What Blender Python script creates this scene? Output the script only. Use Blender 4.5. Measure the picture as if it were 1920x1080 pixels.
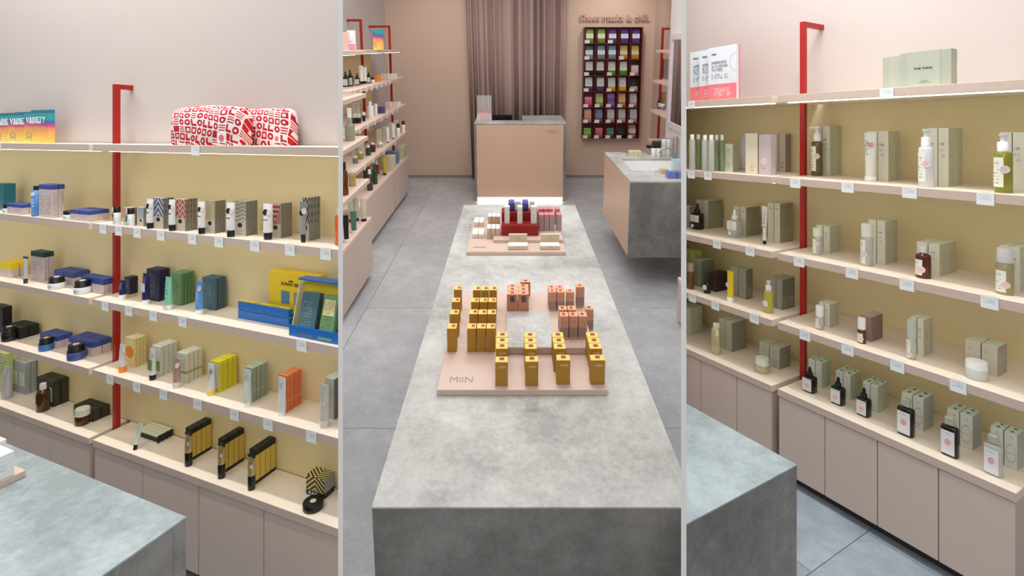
import bpy, bmesh, math, random
from mathutils import Matrix, Vector
random.seed(7)
for o in list(bpy.data.objects): bpy.data.objects.remove(o)
scene = bpy.context.scene
COL = scene.collection
def S(r, g, b):
    f = lambda c: (c/255/12.92) if c/255 <= .04045 else ((c/255+.055)/1.055)**2.4
    return (f(r), f(g), f(b), 1.0)

# ------------------------------------------------------------------ camera, world, exposure
F, PX, PYV = 1000.0, 960.0, 250.0            # focal length and principal point for a 1920x1080 frame
CAM = Vector((0, 0, 1.70))
cd = bpy.data.cameras.new('camera'); cam = bpy.data.objects.new('camera', cd); COL.objects.link(cam)
cam.location = CAM; cam.rotation_euler = (math.pi/2, 0, 0)
cd.sensor_width = 36; cd.lens = F/1920*36; cd.shift_y = -(540-PYV)/1920; cd.clip_start = .05; cd.clip_end = 60
scene.camera = cam
w = bpy.data.worlds.new('world'); scene.world = w; w.use_nodes = True
bg = w.node_tree.nodes['Background']; bg.inputs[0].default_value = (1.0, .975, .95, 1); bg.inputs[1].default_value = .38
vs = scene.view_settings
vs.view_transform = 'Standard'; vs.look = 'None'; vs.exposure = 0.0; vs.gamma = 1.0; vs.use_curve_mapping = False

# ------------------------------------------------------------------ the three bays of the shop (rigid frames, z up from each bay's floor)
class Bay:
    def __init__(s, M, scale=1.0, umin=-1e9, umax=1e9):
        s.M = M; s.s = scale; s.umin = umin; s.umax = umax
        A = M.to_3x3(); t = M.translation - CAM
        s.r = [A[0], A[1], A[2]]; s.t = t; s.A = A
        s.c = A.transposed() @ (-t)
    def ray(s, u, v): return s.A.transposed() @ Vector(((u-PX)/F, 1, -(v-PYV)/F))
    def on(s, u, v, z): d = s.ray(u, v); return s.c + d*((z-s.c.z)/d.z)
    def onx(s, u, v, x): d = s.ray(u, v); return s.c + d*((x-s.c.x)/d.x)
    def ony(s, u, v, y): d = s.ray(u, v); return s.c + d*((y-s.c.y)/d.y)
    def _solve(s, u, p, i):
        k = (u-PX)/F; q = Vector(p); q[i] = 0
        a = s.r[0].dot(q)+s.t[0]; b = s.r[1].dot(q)+s.t[1]
        return (k*b-a)/(s.r[0][i]-k*s.r[1][i])
    def xat(s, u, y, z): return s._solve(u, (0, y, z), 0)
    def yat(s, u, x, z): return s._solve(u, (x, 0, z), 1)
    def pxm(s, p):                                    # pixels per metre across at a point
        q = s.A @ Vector(p) + s.t; return F/q[1]
SL, SR = 1.70/1.8094, 1.70/1.5607
def rigid(yaw, t): return Matrix.Translation(t) @ Matrix.Rotation(yaw, 4, 'Z')
LB = Bay(rigid(-.3996, (-1.8717*SL, 2.3822*SL, 0)), SL, -1e9, -.3215)
RB = Bay(rigid(-1.0387, (1.1963*SR, 2.4003*SR, 0)), SR, .322, 1e9)
MB_ = Bay(Matrix.Translation(CAM+Vector((-.2996, 1.1382, -.7977))) @ Matrix.Rotation(.1588, 4, 'X') @ Matrix.Translation((0, 0, -.83)), 1.0, -.3215, .322)

def spot(name, bay, loc, aim, power, size=75, blend=.5, soft=.05, col=(1, .97, .93)):
    l = bpy.data.lights.new(name, 'SPOT'); l.energy = power; l.spot_size = math.radians(size); l.spot_blend = blend
    l.shadow_soft_size = soft; l.color = col
    o = bpy.data.objects.new(name, l); COL.objects.link(o)
    p = bay.M @ Vector(loc); q = bay.M @ Vector(aim)
    o.location = p; o.rotation_euler = (q-p).to_track_quat('-Z', 'Y').to_euler(); o['kind'] = 'helper'
def area(name, bay, loc, aim, power, sx, sy, col=(1, .96, .92)):
    l = bpy.data.lights.new(name, 'AREA'); l.energy = power; l.shape = 'RECTANGLE'; l.size = sx; l.size_y = sy; l.color = col
    o = bpy.data.objects.new(name, l); COL.objects.link(o)
    p = bay.M @ Vector(loc); q = bay.M @ Vector(aim)
    o.location = p; o.rotation_euler = (q-p).to_track_quat('-Z', 'Y').to_euler(); o['kind'] = 'helper'
# ceiling lights of each bay: a linear track along the shelving, spotlights over tables, desk and rack, plus added fill lamps
WB_ = Bay(Matrix.Identity(4))
area('ceiling_track_or_fill', WB_, (0, -1.1, 3.5), (0, 2.4, 1.0), 34, 5.0, .5)                 # fill lamp added behind the camera to lift fronts and partition edges
spot('ceiling_spot_or_fill', RB, (.55, -.8, 3.2), (.4, .25, .3), 20, 55, .8, .2)  # unseen fill added to brighten the right shelf interiors
spot('ceiling_spot_or_fill', LB, (.3, -1.7, 3.2), (.3, .1, .7), 12, 75, .8, .25)  # weaker fill lamp, added to lift the left shelves
area('ceiling_track_or_fill', MB_, (.4, 2.6, 3.3), (.4, 2.75, 0), 54, 2.0, 3.6)  # broad overhead panel added as general fill for the middle bay
spot('ceiling_spot_or_fill', MB_, (-.5, 4.9, 2.9), (-.6, 6.3, 1.3), 20, 95, .9, .15)
area('ceiling_track_or_fill', LB, (-.2, -.45, 3.7), (-.2, -.35, 0), 66, 2.8, .05)
area('ceiling_track_or_fill', RB, (.42, -.56, 3.6), (.42, -.41, 0), 30, .9, .05)
spot('ceiling_spot_or_fill', LB, (-.2, -.9, 3.1), (-.2, .1, 1.7), 5, 90, .9, .05)
spot('ceiling_spot_or_fill', RB, (.5, -.55, 3.4), (-.4, .4, 1.9), 5, 90, .9, .05)
spot('ceiling_spot_or_fill', LB, (.6, -1.0, 3.0), (.7, -1.0, .8), 24, 85, .6, .1, (.86, .95, 1))
spot('ceiling_spot_or_fill', RB, (.8, -1.0, 3.2), (.3, -1.2, .6), 26, 65, .6, .1, (.84, .94, 1))
spot('ceiling_spot_or_fill', RB, (1.0, -1.0, 3.2), (.9, -.75, 0), 20, 50, .6, .1, (.84, .94, 1))
for x, y, e in ((.3, .2, 22), (.4, 1.5, 30)): spot('ceiling_spot_or_fill', MB_, (x, y+.7, 2.9), (x, y, .8), e, 80, .8, .05, (1, .98, .95))
spot('ceiling_spot_or_fill', MB_, (1.65, 5.55, 2.9), (1.65, 6.3, 1.7), 22, 100, .9, .05)
spot('ceiling_spot_or_fill', MB_, (-.6, 3.0, 2.9), (-1.25, 3.2, 1.6), 40, 90, .8, .05)
spot('ceiling_spot_or_fill', MB_, (1.3, 3.4, 2.9), (1.5, 3.3, .8), 20, 80, .7, .08)
spot('ceiling_spot_or_fill', MB_, (.4, 4.3, 2.9), (.4, 5.2, .4), 14, 80, .7, .08)
spot('ceiling_spot_or_fill', MB_, (-.45, 1.6, 2.9), (-.45, 1.4, 0), 22, 80, .7, .08)

# ------------------------------------------------------------------ material kit
class E:                                             # a float socket with operators
    def __init__(s, nt, v): s.nt = nt; s.v = v
    def _m(s, op, *a, **k):
        n = s.nt.nodes.new('ShaderNodeMath'); n.operation = op
        for i, x in enumerate((s,)+a):
            x = x.v if isinstance(x, E) else x
            if isinstance(x, (int, float)): n.inputs[i].default_value = x
            else: s.nt.links.new(x, n.inputs[i])
        return E(s.nt, n.outputs[0])
    def __add__(s, o): return s._m('ADD', o)
    def __sub__(s, o): return s._m('SUBTRACT', o)
    def __mul__(s, o): return s._m('MULTIPLY', o)
    def gt(s, o): return s._m('GREATER_THAN', o)
    def lt(s, o): return s._m('LESS_THAN', o)
    def abs(s): return s._m('ABSOLUTE')
    def frac(s): return s._m('FRACT')
    def floor(s): return s._m('FLOOR')
    def max(s, o): return s._m('MAXIMUM', o)
    def sqrt(s): return s._m('SQRT')
    def sin(s): return s._m('SINE')
    def within(s, a, b): return s.gt(a)*s.lt(b)
class Mat:
    def __init__(s, name, base, rough=.5, metal=0, spec=.5, trans=0, alpha=1):
        m = bpy.data.materials.new(name); m.use_nodes = True; s.m = m; s.nt = m.node_tree; s.b = s.nt.nodes['Principled BSDF']
        s.b.inputs['Base Color'].default_value = base; s.b.inputs['Roughness'].default_value = rough
        s.b.inputs['Metallic'].default_value = metal; s.b.inputs['Specular IOR Level'].default_value = spec
        s.b.inputs['Transmission Weight'].default_value = trans; s.b.inputs['Alpha'].default_value = alpha
        s.col = base; s.tc = None
        m.diffuse_color = base
    def coords(s, kind):
        if not s.tc: s.tc = s.nt.nodes.new('ShaderNodeTexCoord')
        n = s.nt.nodes.new('ShaderNodeSeparateXYZ'); s.nt.links.new(s.tc.outputs[kind], n.inputs[0])
        return [E(s.nt, o) for o in n.outputs]
    def vec(s, x, y, z):
        n = s.nt.nodes.new('ShaderNodeCombineXYZ')
        for i, q in enumerate((x, y, z)):
            if isinstance(q, E): s.nt.links.new(q.v, n.inputs[i])
            else: n.inputs[i].default_value = q
        return n.outputs[0]
    def white(s, x, y, z):
        n = s.nt.nodes.new('ShaderNodeTexWhiteNoise'); s.nt.links.new(s.vec(x, y, z), n.inputs[0]); return E(s.nt, n.outputs[0])
    def noise(s, vec, scale, detail=3, rough=.5):
        n = s.nt.nodes.new('ShaderNodeTexNoise'); n.inputs['Scale'].default_value = scale; n.inputs['Detail'].default_value = detail
        n.inputs['Roughness'].default_value = rough
        s.nt.links.new(vec, n.inputs['Vector']); return E(s.nt, n.outputs[0])
    def ramp(s, fac, stops):
        n = s.nt.nodes.new('ShaderNodeValToRGB'); s.nt.links.new(fac.v, n.inputs[0]); e = n.color_ramp.elements
        while len(e) < len(stops): e.new(.5)
        for q, (p, c) in zip(e, stops): q.position = p; q.color = c
        return n.outputs[0]
    def mix(s, fac, c):                              # lay colour c over what is there
        n = s.nt.nodes.new('ShaderNodeMix'); n.data_type = 'RGBA'
        s.nt.links.new(fac.v, n.inputs[0])
        for i, q in ((6, s.col), (7, c)):
            if isinstance(q, tuple): n.inputs[i].default_value = q
            else: s.nt.links.new(q, n.inputs[i])
        s.col = n.outputs[2]; s.nt.links.new(s.col, s.b.inputs['Base Color']); return s
    def bump(s, h, strength=.2, dist=.002):
        n = s.nt.nodes.new('ShaderNodeBump'); n.inputs['Strength'].default_value = strength; n.inputs['Distance'].default_value = dist
        s.nt.links.new(h.v, n.inputs['Height']); s.nt.links.new(n.outputs[0], s.b.inputs['Normal'])
MATS = {}
def mat(name, base, rough=.5, **k):
    if name not in MATS: MATS[name] = Mat(name, base, rough, **k).m
    return MATS[name]
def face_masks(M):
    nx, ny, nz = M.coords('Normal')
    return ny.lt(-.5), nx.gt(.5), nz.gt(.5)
def textlines(M, a, z, seed, rows, words, dens=.5, thick=.5):   # rows of broken dashes that read as small print
    r = (z*rows).floor()
    return (z*rows).frac().lt(thick)*M.white((a*words*1.7).floor(), r, seed).gt(1-dens)
def soften(ink, base, k=.45): return tuple(ink[i]*(1-k)+base[i]*k for i in range(3))+(1.0,)
def carton(name, base, ink=None, front=None, side=None, top=None, topt=.86, bands=(), pattern=None, patcol=None, topcol=None, rough=.55,
           frows=14, srows=26, metal=0, dot=None, sidecol=None):
    """printed carton: base colour, small-print regions on front / side (x0,x1,z0,z1), colour bands (z0,z1,colour), pattern on the front"""
    if name in MATS: return MATS[name]
    M = Mat(name, base, rough, metal=metal)
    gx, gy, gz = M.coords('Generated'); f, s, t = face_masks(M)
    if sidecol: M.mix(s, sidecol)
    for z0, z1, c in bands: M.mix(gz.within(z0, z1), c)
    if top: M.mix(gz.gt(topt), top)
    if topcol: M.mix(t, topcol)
    if pattern:
        x = gx-.5; p = gz.gt(.40)*f
        if pattern == 'chevron': q = (x.abs()*3.2+gz*5).frac().lt(.5)
        elif pattern == 'zigzag': q = (((gx*2).frac()-.5).abs()*2.2+gz*5.5).frac().lt(.5)
        elif pattern == 'arcs': q = (((x*x+(gz-.72)*(gz-.72)*7).sqrt())*9).frac().lt(.5)
        elif pattern == 'waves': q = (((gx*6.3).sin())*.35+gz*9).frac().lt(.45)
        elif pattern == 'bars': q = ((x.abs()).max((gz-.45)*.9)*8).frac().lt(.5)
        elif pattern == 'fine': q = (((gx*3).frac()-.5).abs()*3+gz*12).frac().lt(.5); p = gz.gt(.3)*f
        elif pattern == 'stripe': q = (x.abs()*4+gz*4-gy*4).frac().lt(.5); p = (f+t).gt(.5)*gz.gt(.3)
        M.mix(q*p, patcol)
    if ink:
        ink = soften(ink, base)
        if front: M.mix(textlines(M, gx, gz, 1.3, frows, 7, .55)*gx.within(front[0], front[1])*gz.within(front[2], front[3])*f, ink)
        if side: M.mix(textlines(M, gy, gz, 4.7, srows, 8, .6)*gy.within(side[0], side[1])*gz.within(side[2], side[3])*s, ink)
    if dot: x = gx-dot[0]; z = (gz-dot[1])*dot[3]; M.mix((x*x+z*z).lt(dot[2]*dot[2])*f, dot[4])
    MATS[name] = M.m; return M.m
def printed(name, base, ink, rough=.4, x=(.25, .75), z=(.3, .7), rows=16, **k):   # body of a tube or bottle with small print on its front
    if name in MATS: return MATS[name]
    M = Mat(name, base, rough, **k); gx, gy, gz = M.coords('Generated'); f = M.coords('Normal')[1].lt(-.35)
    M.mix(textlines(M, gx, gz, 2.1, rows, 9, .5)*gx.within(*x)*gz.within(*z)*f, ink)
    MATS[name] = M.m; return M.m

def concrete(name, c0, c1, c2, sc=1.0, rough=.45):
    M = Mat(name, c0, rough); tc = M.nt.nodes.new('ShaderNodeTexCoord'); v = tc.outputs['Object']
    a = M.noise(v, 2.2*sc, 8, .62); b = M.noise(v, 14*sc, 6, .7); c = M.noise(v, 70*sc, 3, .7)
    k = a*.62+b*.28+c*.14
    M.col = M.ramp(k, [(.41, c0), (.52, c1), (.61, c2)]); M.nt.links.new(M.col, M.b.inputs['Base Color'])
    M.bump(b, .08, .001); MATS[name] = M.m; return M.m
def plaster(name, base, dark, rough=.85):
    M = Mat(name, base, rough); tc = M.nt.nodes.new('ShaderNodeTexCoord')
    a = M.noise(tc.outputs['Object'], 1.3, 4); M.mix(a.gt(.3)*a*.25, dark); b = M.noise(tc.outputs['Object'], 180, 2); M.bump(b, .05, .0006)
    MATS[name] = M.m; return M.m
def grained(name, base, dark, rough=.5):
    M = Mat(name, base, rough); x, y, z = M.coords('Object')
    n = M.noise(M.vec(x*2, y*40, z*40), 3, 4); M.mix(n*.35, dark); MATS[name] = M.m; return M.m
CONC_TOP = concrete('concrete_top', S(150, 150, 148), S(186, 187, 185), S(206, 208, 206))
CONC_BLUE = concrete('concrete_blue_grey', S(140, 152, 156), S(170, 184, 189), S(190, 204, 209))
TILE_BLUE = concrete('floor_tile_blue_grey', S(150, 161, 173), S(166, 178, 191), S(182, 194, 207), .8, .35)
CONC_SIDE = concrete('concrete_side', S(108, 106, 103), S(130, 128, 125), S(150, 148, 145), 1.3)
TILE = concrete('floor_tile_stone', S(172, 175, 180), S(188, 191, 196), S(204, 207, 212), .8, .35)
GROUT = mat('grout_dark', S(88, 88, 90), .9)
WALL = plaster('wall_pink_plaster', S(205, 197, 194), S(197, 187, 183))
WALLB = plaster('wall_rose_plaster', S(218, 190, 172), S(210, 180, 161))
PANEL = plaster('shelf_panel_cream', S(238, 222, 174), S(232, 214, 165), .6)
WHITEP = mat('partition_white', S(252, 252, 252), .6)
SHELF = grained('shelf_blush', S(244, 232, 216), S(234, 219, 200))
DOOR = grained('door_taupe', S(214, 195, 183), S(207, 187, 174), .45)
EDGE = grained('shelf_edge_taupe', S(208, 189, 178), S(200, 180, 168), .5)
KICK = mat('kick_dark', S(62, 58, 56), .6)
RED = mat('red_powdercoat', S(170, 22, 16), .35)
LEDM = Mat('led_strip_glow', S(255, 250, 235), .4)
LEDM.b.inputs['Emission Color'].default_value = (1, .95, .82, 1); LEDM.b.inputs['Emission Strength'].default_value = 5.0; LEDM = LEDM.m
LEDB = Mat('led_bar_glow', S(255, 252, 240), .4)
LEDB.b.inputs['Emission Color'].default_value = (1, .97, .88, 1); LEDB.b.inputs['Emission Strength'].default_value = 9; LEDB = LEDB.m
ACRYL = mat('clear_acrylic', (1, 1, 1, 1), .08, alpha=.22)
BLACK = mat('black_plastic', S(14, 14, 16), .3)
WHITE = mat('white_plastic', S(244, 245, 245), .35)
CREAM = mat('cream_plastic', S(232, 236, 222), .4)
CHROME = mat('brushed_steel', S(170, 165, 158), .3, metal=1)
PINKDOT = carton('pink_sticker', S(232, 205, 208), S(200, 150, 158), (.2, .8, .3, .7), frows=5)
WDOT = mat('white_sticker', S(238, 236, 238), .5)
BLKDOT = mat('black_logo', S(18, 18, 20), .5)
INK = S(60, 62, 66)
CARD = carton('price_card', S(242, 247, 249), S(100, 112, 135), (.1, .85, .42, .9), frows=14, rough=.5)

# ------------------------------------------------------------------ mesh kit
class MB:
    def __init__(s): s.v = []; s.f = []; s.sm = []
    def add(s, vs, fs, smooth=False):
        n = len(s.v); s.v += [tuple(p) for p in vs]
        for f in fs: s.f.append([n+i for i in f]); s.sm.append(smooth)
        return s
    def box(s, x0, x1, y0, y1, z0, z1, b=0):
        if b:
            bm = bmesh.new(); bmesh.ops.create_cube(bm, size=1)
            for v in bm.verts: v.co = Vector(((x0+x1)/2+v.co.x*(x1-x0), (y0+y1)/2+v.co.y*(y1-y0), (z0+z1)/2+v.co.z*(z1-z0)))
            bmesh.ops.bevel(bm, geom=bm.edges[:], offset=b, segments=1, affect='EDGES', profile=.5)
            bm.verts.index_update(); s.add([v.co for v in bm.verts], [[v.index for v in f.verts] for f in bm.faces]); bm.free(); return s
        V = [(x, y, z) for z in (z0, z1) for y in (y0, y1) for x in (x0, x1)]
        return s.add(V, [[0, 2, 3, 1], [4, 5, 7, 6], [0, 1, 5, 4], [2, 6, 7, 3], [0, 4, 6, 2], [1, 3, 7, 5]])
    def rings(s, rings, cap0=True, cap1=True, smooth=True):
        n = len(rings[0]); V = [p for r in rings for p in r]; Fs = []
        for k in range(len(rings)-1):
            for i in range(n): j = (i+1) % n; Fs.append([k*n+i, k*n+j, (k+1)*n+j, (k+1)*n+i])
        s.add(V, Fs, smooth)
        if cap0: s.add(rings[0], [list(range(n))[::-1]])
        if cap1: s.add(rings[-1], [list(range(n))])
        return s
    def lathe(s, prof, seg=20, c=(0, 0), smooth=True):
        return s.rings([[(c[0]+r*math.cos(2*math.pi*i/seg), c[1]+r*math.sin(2*math.pi*i/seg), z) for i in range(seg)] for r, z in prof], smooth=smooth)
    def loft(s, prof, seg=20, p=2.0, smooth=True):    # prof: (half width, half depth, z), superellipse sections
        R = []
        for a, b, z in prof:
            r = []
            for i in range(seg):
                t = 2*math.pi*(i+.5)/seg; cx, sy = math.cos(t), math.sin(t)
                r.append((a*math.copysign(abs(cx)**(2/p), cx), b*math.copysign(abs(sy)**(2/p), sy), z))
            R.append(r)
        return s.rings(R, smooth=smooth)
    def disc(s, x, z, r, y, th=.0006, seg=20):        # a disc facing -y
        a = [(x+r*math.cos(2*math.pi*i/seg), y, z+r*math.sin(2*math.pi*i/seg)) for i in range(seg)]
        return s.rings([[(p[0], y-th, p[2]) for p in a], a], smooth=False)
    def path(s, pts, r, seg=8):
        R = []
        for k, p in enumerate(pts):
            p = Vector(p); d = (Vector(pts[min(k+1, len(pts)-1)])-Vector(pts[max(k-1, 0)])).normalized()
            a = d.orthogonal().normalized() if k == 0 else (a0-d*a0.dot(d)).normalized()
            a0 = a; b = d.cross(a)
            R.append([p+a*(r*math.cos(2*math.pi*i/seg))+b*(r*math.sin(2*math.pi*i/seg)) for i in range(seg)])
        return s.rings(R)
    def mesh(s, name, *mats):
        me = bpy.data.meshes.new(name); me.from_pydata(s.v, [], s.f)
        me.polygons.foreach_set('use_smooth', s.sm)
        for m in mats: me.materials.append(m)
        bm = bmesh.new(); bm.from_mesh(me); bmesh.ops.recalc_face_normals(bm, faces=bm.faces); bm.to_mesh(me); bm.free()
        return me
ALL = []                                              # (object, bay) of every top-level object, for trimming at the partitions
def tag(o, label=None, cat=None, group=None, kind=None):
    if label: o['label'] = label
    if cat: o['category'] = cat
    if group: o['group'] = group
    if kind: o['kind'] = kind
    return o
def place(bay, o, loc=(0, 0, 0), rz=0, rx=0):
    o.matrix_basis = bay.M @ Matrix.Translation(loc) @ Matrix.Rotation(rz, 4, 'Z') @ Matrix.Rotation(rx, 4, 'X'); ALL.append((o, bay)); return o
def ob(name, me, parent=None):
    o = bpy.data.objects.new(name, me); COL.objects.link(o)
    if parent: o.parent = parent
    return o
def empty(bay, name, label, cat, loc, rz=0, group=None, rx=0):
    o = bpy.data.objects.new(name, None); o.empty_display_size = .02; COL.objects.link(o); place(bay, o, loc, rz, rx); return tag(o, label, cat, group)
def part(parent, name, mb, m): return ob(name, mb.mesh(name, m), parent)
def solo(bay, name, mb, m, label, cat, loc=(0, 0, 0), rz=0, group=None, rx=0):
    return tag(place(bay, ob(name, mb.mesh(name, m)), loc, rz, rx), label, cat, group)
def struct(bay, name, mb, m):
    return tag(place(bay, ob(name, mb.mesh(name, m))), kind='structure')
TXT = {}
def text_mesh(s, size, m, ext=.0006, align='CENTER', bold=0):
    k = (s, round(size, 4), m.name, ext, align, bold)
    if k not in TXT:
        cu = bpy.data.curves.new('lettering', 'FONT'); cu.body = s; cu.size = size; cu.extrude = ext; cu.align_x = align; cu.align_y = 'CENTER'; cu.resolution_u = 3; cu.offset = bold
        t = bpy.data.objects.new('lettering', cu); COL.objects.link(t); dg = bpy.context.evaluated_depsgraph_get()
        me = bpy.data.meshes.new_from_object(t.evaluated_get(dg)); bpy.data.objects.remove(t); bpy.data.curves.remove(cu)
        me.transform(Matrix.Rotation(math.pi/2, 4, 'X')); me.materials.clear(); me.materials.append(m); me.name = 'lettering'; TXT[k] = me
    return TXT[k]
def letters(parent, s, size, m, loc, ext=.0006, align='CENTER', rx=0, rz=0):
    o = ob('lettering', text_mesh(s, size, m, ext, align), parent)
    o.matrix_basis = Matrix.Translation(loc) @ Matrix.Rotation(rz, 4, 'Z') @ Matrix.Rotation(rx, 4, 'X'); return o
BOXC = {}
def box_mesh(w_, d, h, m, b=.0008):
    k = (round(w_, 4), round(d, 4), round(h, 4), m.name)
    if k not in BOXC: BOXC[k] = MB().box(-w_/2, w_/2, 0, d, 0, h, b).mesh('carton', m)
    return BOXC[k]

# ------------------------------------------------------------------ large structure: partitions, floors, walls
for nm, a, b in (('wall_partition_left', -.326, -.317), ('wall_partition_right', .317, .327)):
    y0, y1, c = .95, 8.6, (a+b)/2; h = (b-a)/2*y0
    struct_o = ob(nm, MB().add([(c*y0-h, y0, -.2), (c*y0+h, y0, -.2), (c*y1+h, y1, -.2), (c*y1-h, y1, -.2), (c*y0-h, y0, 4), (c*y0+h, y0, 4), (c*y1+h, y1, 4), (c*y1-h, y1, 4)],
        [[0, 1, 2, 3], [4, 7, 6, 5], [0, 4, 5, 1], [1, 5, 6, 2], [2, 6, 7, 3], [3, 7, 4, 0]]).mesh(nm, WHITEP)); tag(struct_o, kind='structure')
def floor(bay, name, x0, x1, y0, y1, tx, ty, off=.5, tm=None):
    fo = struct(bay, name, MB().box(x0, x1, y0, y1, -.08, -.004), GROUT)
    me = MB().box(.0015, tx-.0015, .0015, ty-.0015, -.006, 0).mesh('floor_tile', tm or TILE)
    i = 0
    x = x0
    while x < x1-.01:
        y = y0-(off*ty if i % 2 else 0)
        while y < y1:
            if y+ty > y0+.05 and y < y1-.02:
                t = ob('floor_tile', me, fo); t.location = (x, y, 0)
            y += ty
        x += tx; i += 1
    return fo

def fixture(bay, sx, zs, d, zfl, zb, xl, xr, seams, post_y, post_top, bn, sxr):
    """two shelving units side by side with a red post in the gap; zs = tops of shelf boards from the top down, last = cabinet worktop"""
    s = bay.s; Z = [(z-zfl)*s for z in zs]; D = d*s; th = .031*s; gap = .03*s
    wall = struct(bay, 'wall_'+bn, MB().box(xl*s-.6, xr*s+.6, D, D+.12, 0, 3.7), WALL)
    solo(bay, 'shelf_back_panel', MB().box(xl*s, max(xr, sxr)*s, D-.008, D-.0005, Z[4], Z[0]-th), PANEL, 'cream panel behind the open shelves of the %s shelving' % bn, 'panel')
    names = ('top', 'second', 'third', 'fourth')
    for ui, (x0, x1, un) in enumerate(((xl*s, -gap, 'far'), (0, sxr*s, 'near'))):
        for k in range(4):
            t = empty(bay, 'shelf_board', '%s blush shelf board of the %s unit in the %s shelving' % (names[k], un, bn), 'shelf', ((x0+x1)/2, 0, Z[k]-th))
            hw = (x1-x0)/2
            part(t, 'board', MB().box(-hw, hw, 0, D-.009, 0, th, .0015), SHELF)
            part(t, 'led_strip', MB().box(-hw+.02, hw-.02, .05, .062, -.004, 0), LEDM)
            part(t, 'edge_trim', MB().box(-hw, hw, -.0012, 0, .0, th-.0008), EDGE)
    hc = Z[4]-.031*s; zbs = (zb-zfl)*s
    for x0, x1, un, sm in ((xl*s, -gap, 'far', seams[0]), (0, xr*s, 'near', seams[1])):
        wt = solo(bay, 'worktop', MB().box(x0, x1, 0, D-.009, hc+.0005, Z[4], .0015), SHELF, 'blush worktop of the %s cabinet under the %s shelving' % (un, bn), 'worktop')
        part(wt, 'edge_trim', MB().box(x0, x1, -.0012, 0, hc+.001, Z[4]-.0008), EDGE)
        c = empty(bay, 'base_cabinet', 'taupe %s base cabinet with flat doors under the %s shelving' % (un, bn), 'cabinet', (0, 0, 0))
        part(c, 'body', MB().box(x0+.004, x1-.004, .024, D-.001, zbs+.002, hc), DOOR)
        part(c, 'kick_plate', MB().box(x0+.01, x1-.01, .055, D-.02, 0, zbs+.001), KICK)
        xs = [x0+.002]+[q*s for q in sm if x0+.03 < q*s < x1-.03]+[x1-.002]
        for a, b in zip(xs, xs[1:]):
            part(c, 'door', MB().box(a+.0017, b-.0017, .004, .0235, zbs, hc-.004, .0012), DOOR)
    pw = .011*s; py_ = post_y*s
    t = empty(bay, 'shelf_post', 'red square steel post between the units of the %s shelving' % bn, 'post', (-gap/2, py_, 0))
    part(t, 'upright', MB().box(-pw, pw, -pw, pw, 0, post_top), RED)
    part(t, 'arm', MB().box(-pw, pw, pw, D-py_, post_top-2*pw, post_top), RED)
    part(t, 'wall_flange', MB().box(-pw*1.05, pw*1.05, D-py_-.006, D-py_, post_top-2.05*pw, post_top+.05*pw), RED)
    return Z, D
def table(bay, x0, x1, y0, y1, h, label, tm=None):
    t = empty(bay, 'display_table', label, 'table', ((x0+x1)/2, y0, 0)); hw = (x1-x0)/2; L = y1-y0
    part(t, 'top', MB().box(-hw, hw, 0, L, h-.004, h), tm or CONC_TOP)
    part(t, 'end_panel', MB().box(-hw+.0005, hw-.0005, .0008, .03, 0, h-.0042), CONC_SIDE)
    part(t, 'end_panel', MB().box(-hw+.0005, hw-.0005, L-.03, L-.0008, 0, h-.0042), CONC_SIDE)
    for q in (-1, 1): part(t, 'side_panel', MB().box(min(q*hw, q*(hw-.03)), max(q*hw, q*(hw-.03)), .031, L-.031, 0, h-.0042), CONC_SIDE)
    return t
# left bay
ZL, DL = fixture(LB, 0, [1.32, .9663, .6282, .313, 0], .1746, -.4413, -.3913, -1.7, 2.2,
                 ([-1.28, -.98, -.66, -.34], [.334, .6748, 1.0252, 1.38, 1.72]), .107, (LB.ony(222, 158, .107*SL)).z, 'left', 2.2)
floor(LB, 'floor_left', -2.4, 2.6, -1.6, .17, .8, .8, tm=TILE_BLUE)
TLz = (.4462+.4413)*SL
table(LB, -1.2, 1.431*SL, -1.30*SL, -.5896*SL, TLz, 'long concrete table facing the left shelving', CONC_BLUE)
# right bay
ZR, DR = fixture(RB, 0, [1.32, .9515, .6111, .3001, 0], .3752, -.4118, -.3618, -1.5, .8117,
                 ([-.86, -.64, -.43, -.215], [.2063, .4063, .6026]), .222, (RB.ony(1513, 40, .222*SR)).z, 'right', .93)
floor(RB, 'floor_right', -2.0, 2.2, -2.0, .41, .8, .8, tm=TILE_BLUE)
TRz = (.1621+.4118)*SR
table(RB, -1.4, .5237*SR, -1.9*SR, -.712*SR, TRz, 'low concrete table facing the right shelving', CONC_BLUE)
# middle bay
B = MB_
floor(B, 'floor', -1.5, 2.4, -.5, 6.32, .78, 1.2)
struct(B, 'wall_back', MB().box(-1.6, 2.5, 6.3045, 6.42, 0, 3.6), WALLB)
struct(B, 'wall_back_left', MB().box(-1.52, -1.40, 1.5, 6.304, 0, 3.6), WALL)
struct(B, 'wall_back_right', MB().box(2.22, 2.34, 1.5, 6.304, 0, 3.6), WALLB)
struct(B, 'trim_1', MB().box(-1.40, 2.22, 6.292, 6.304, 0, .035), mat('skirting_grey', S(150, 142, 135), .6))
table(B, 0, .6931, 0, 2.218, .83, 'long concrete display table with the two pink trays')
WX = -1.40
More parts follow.
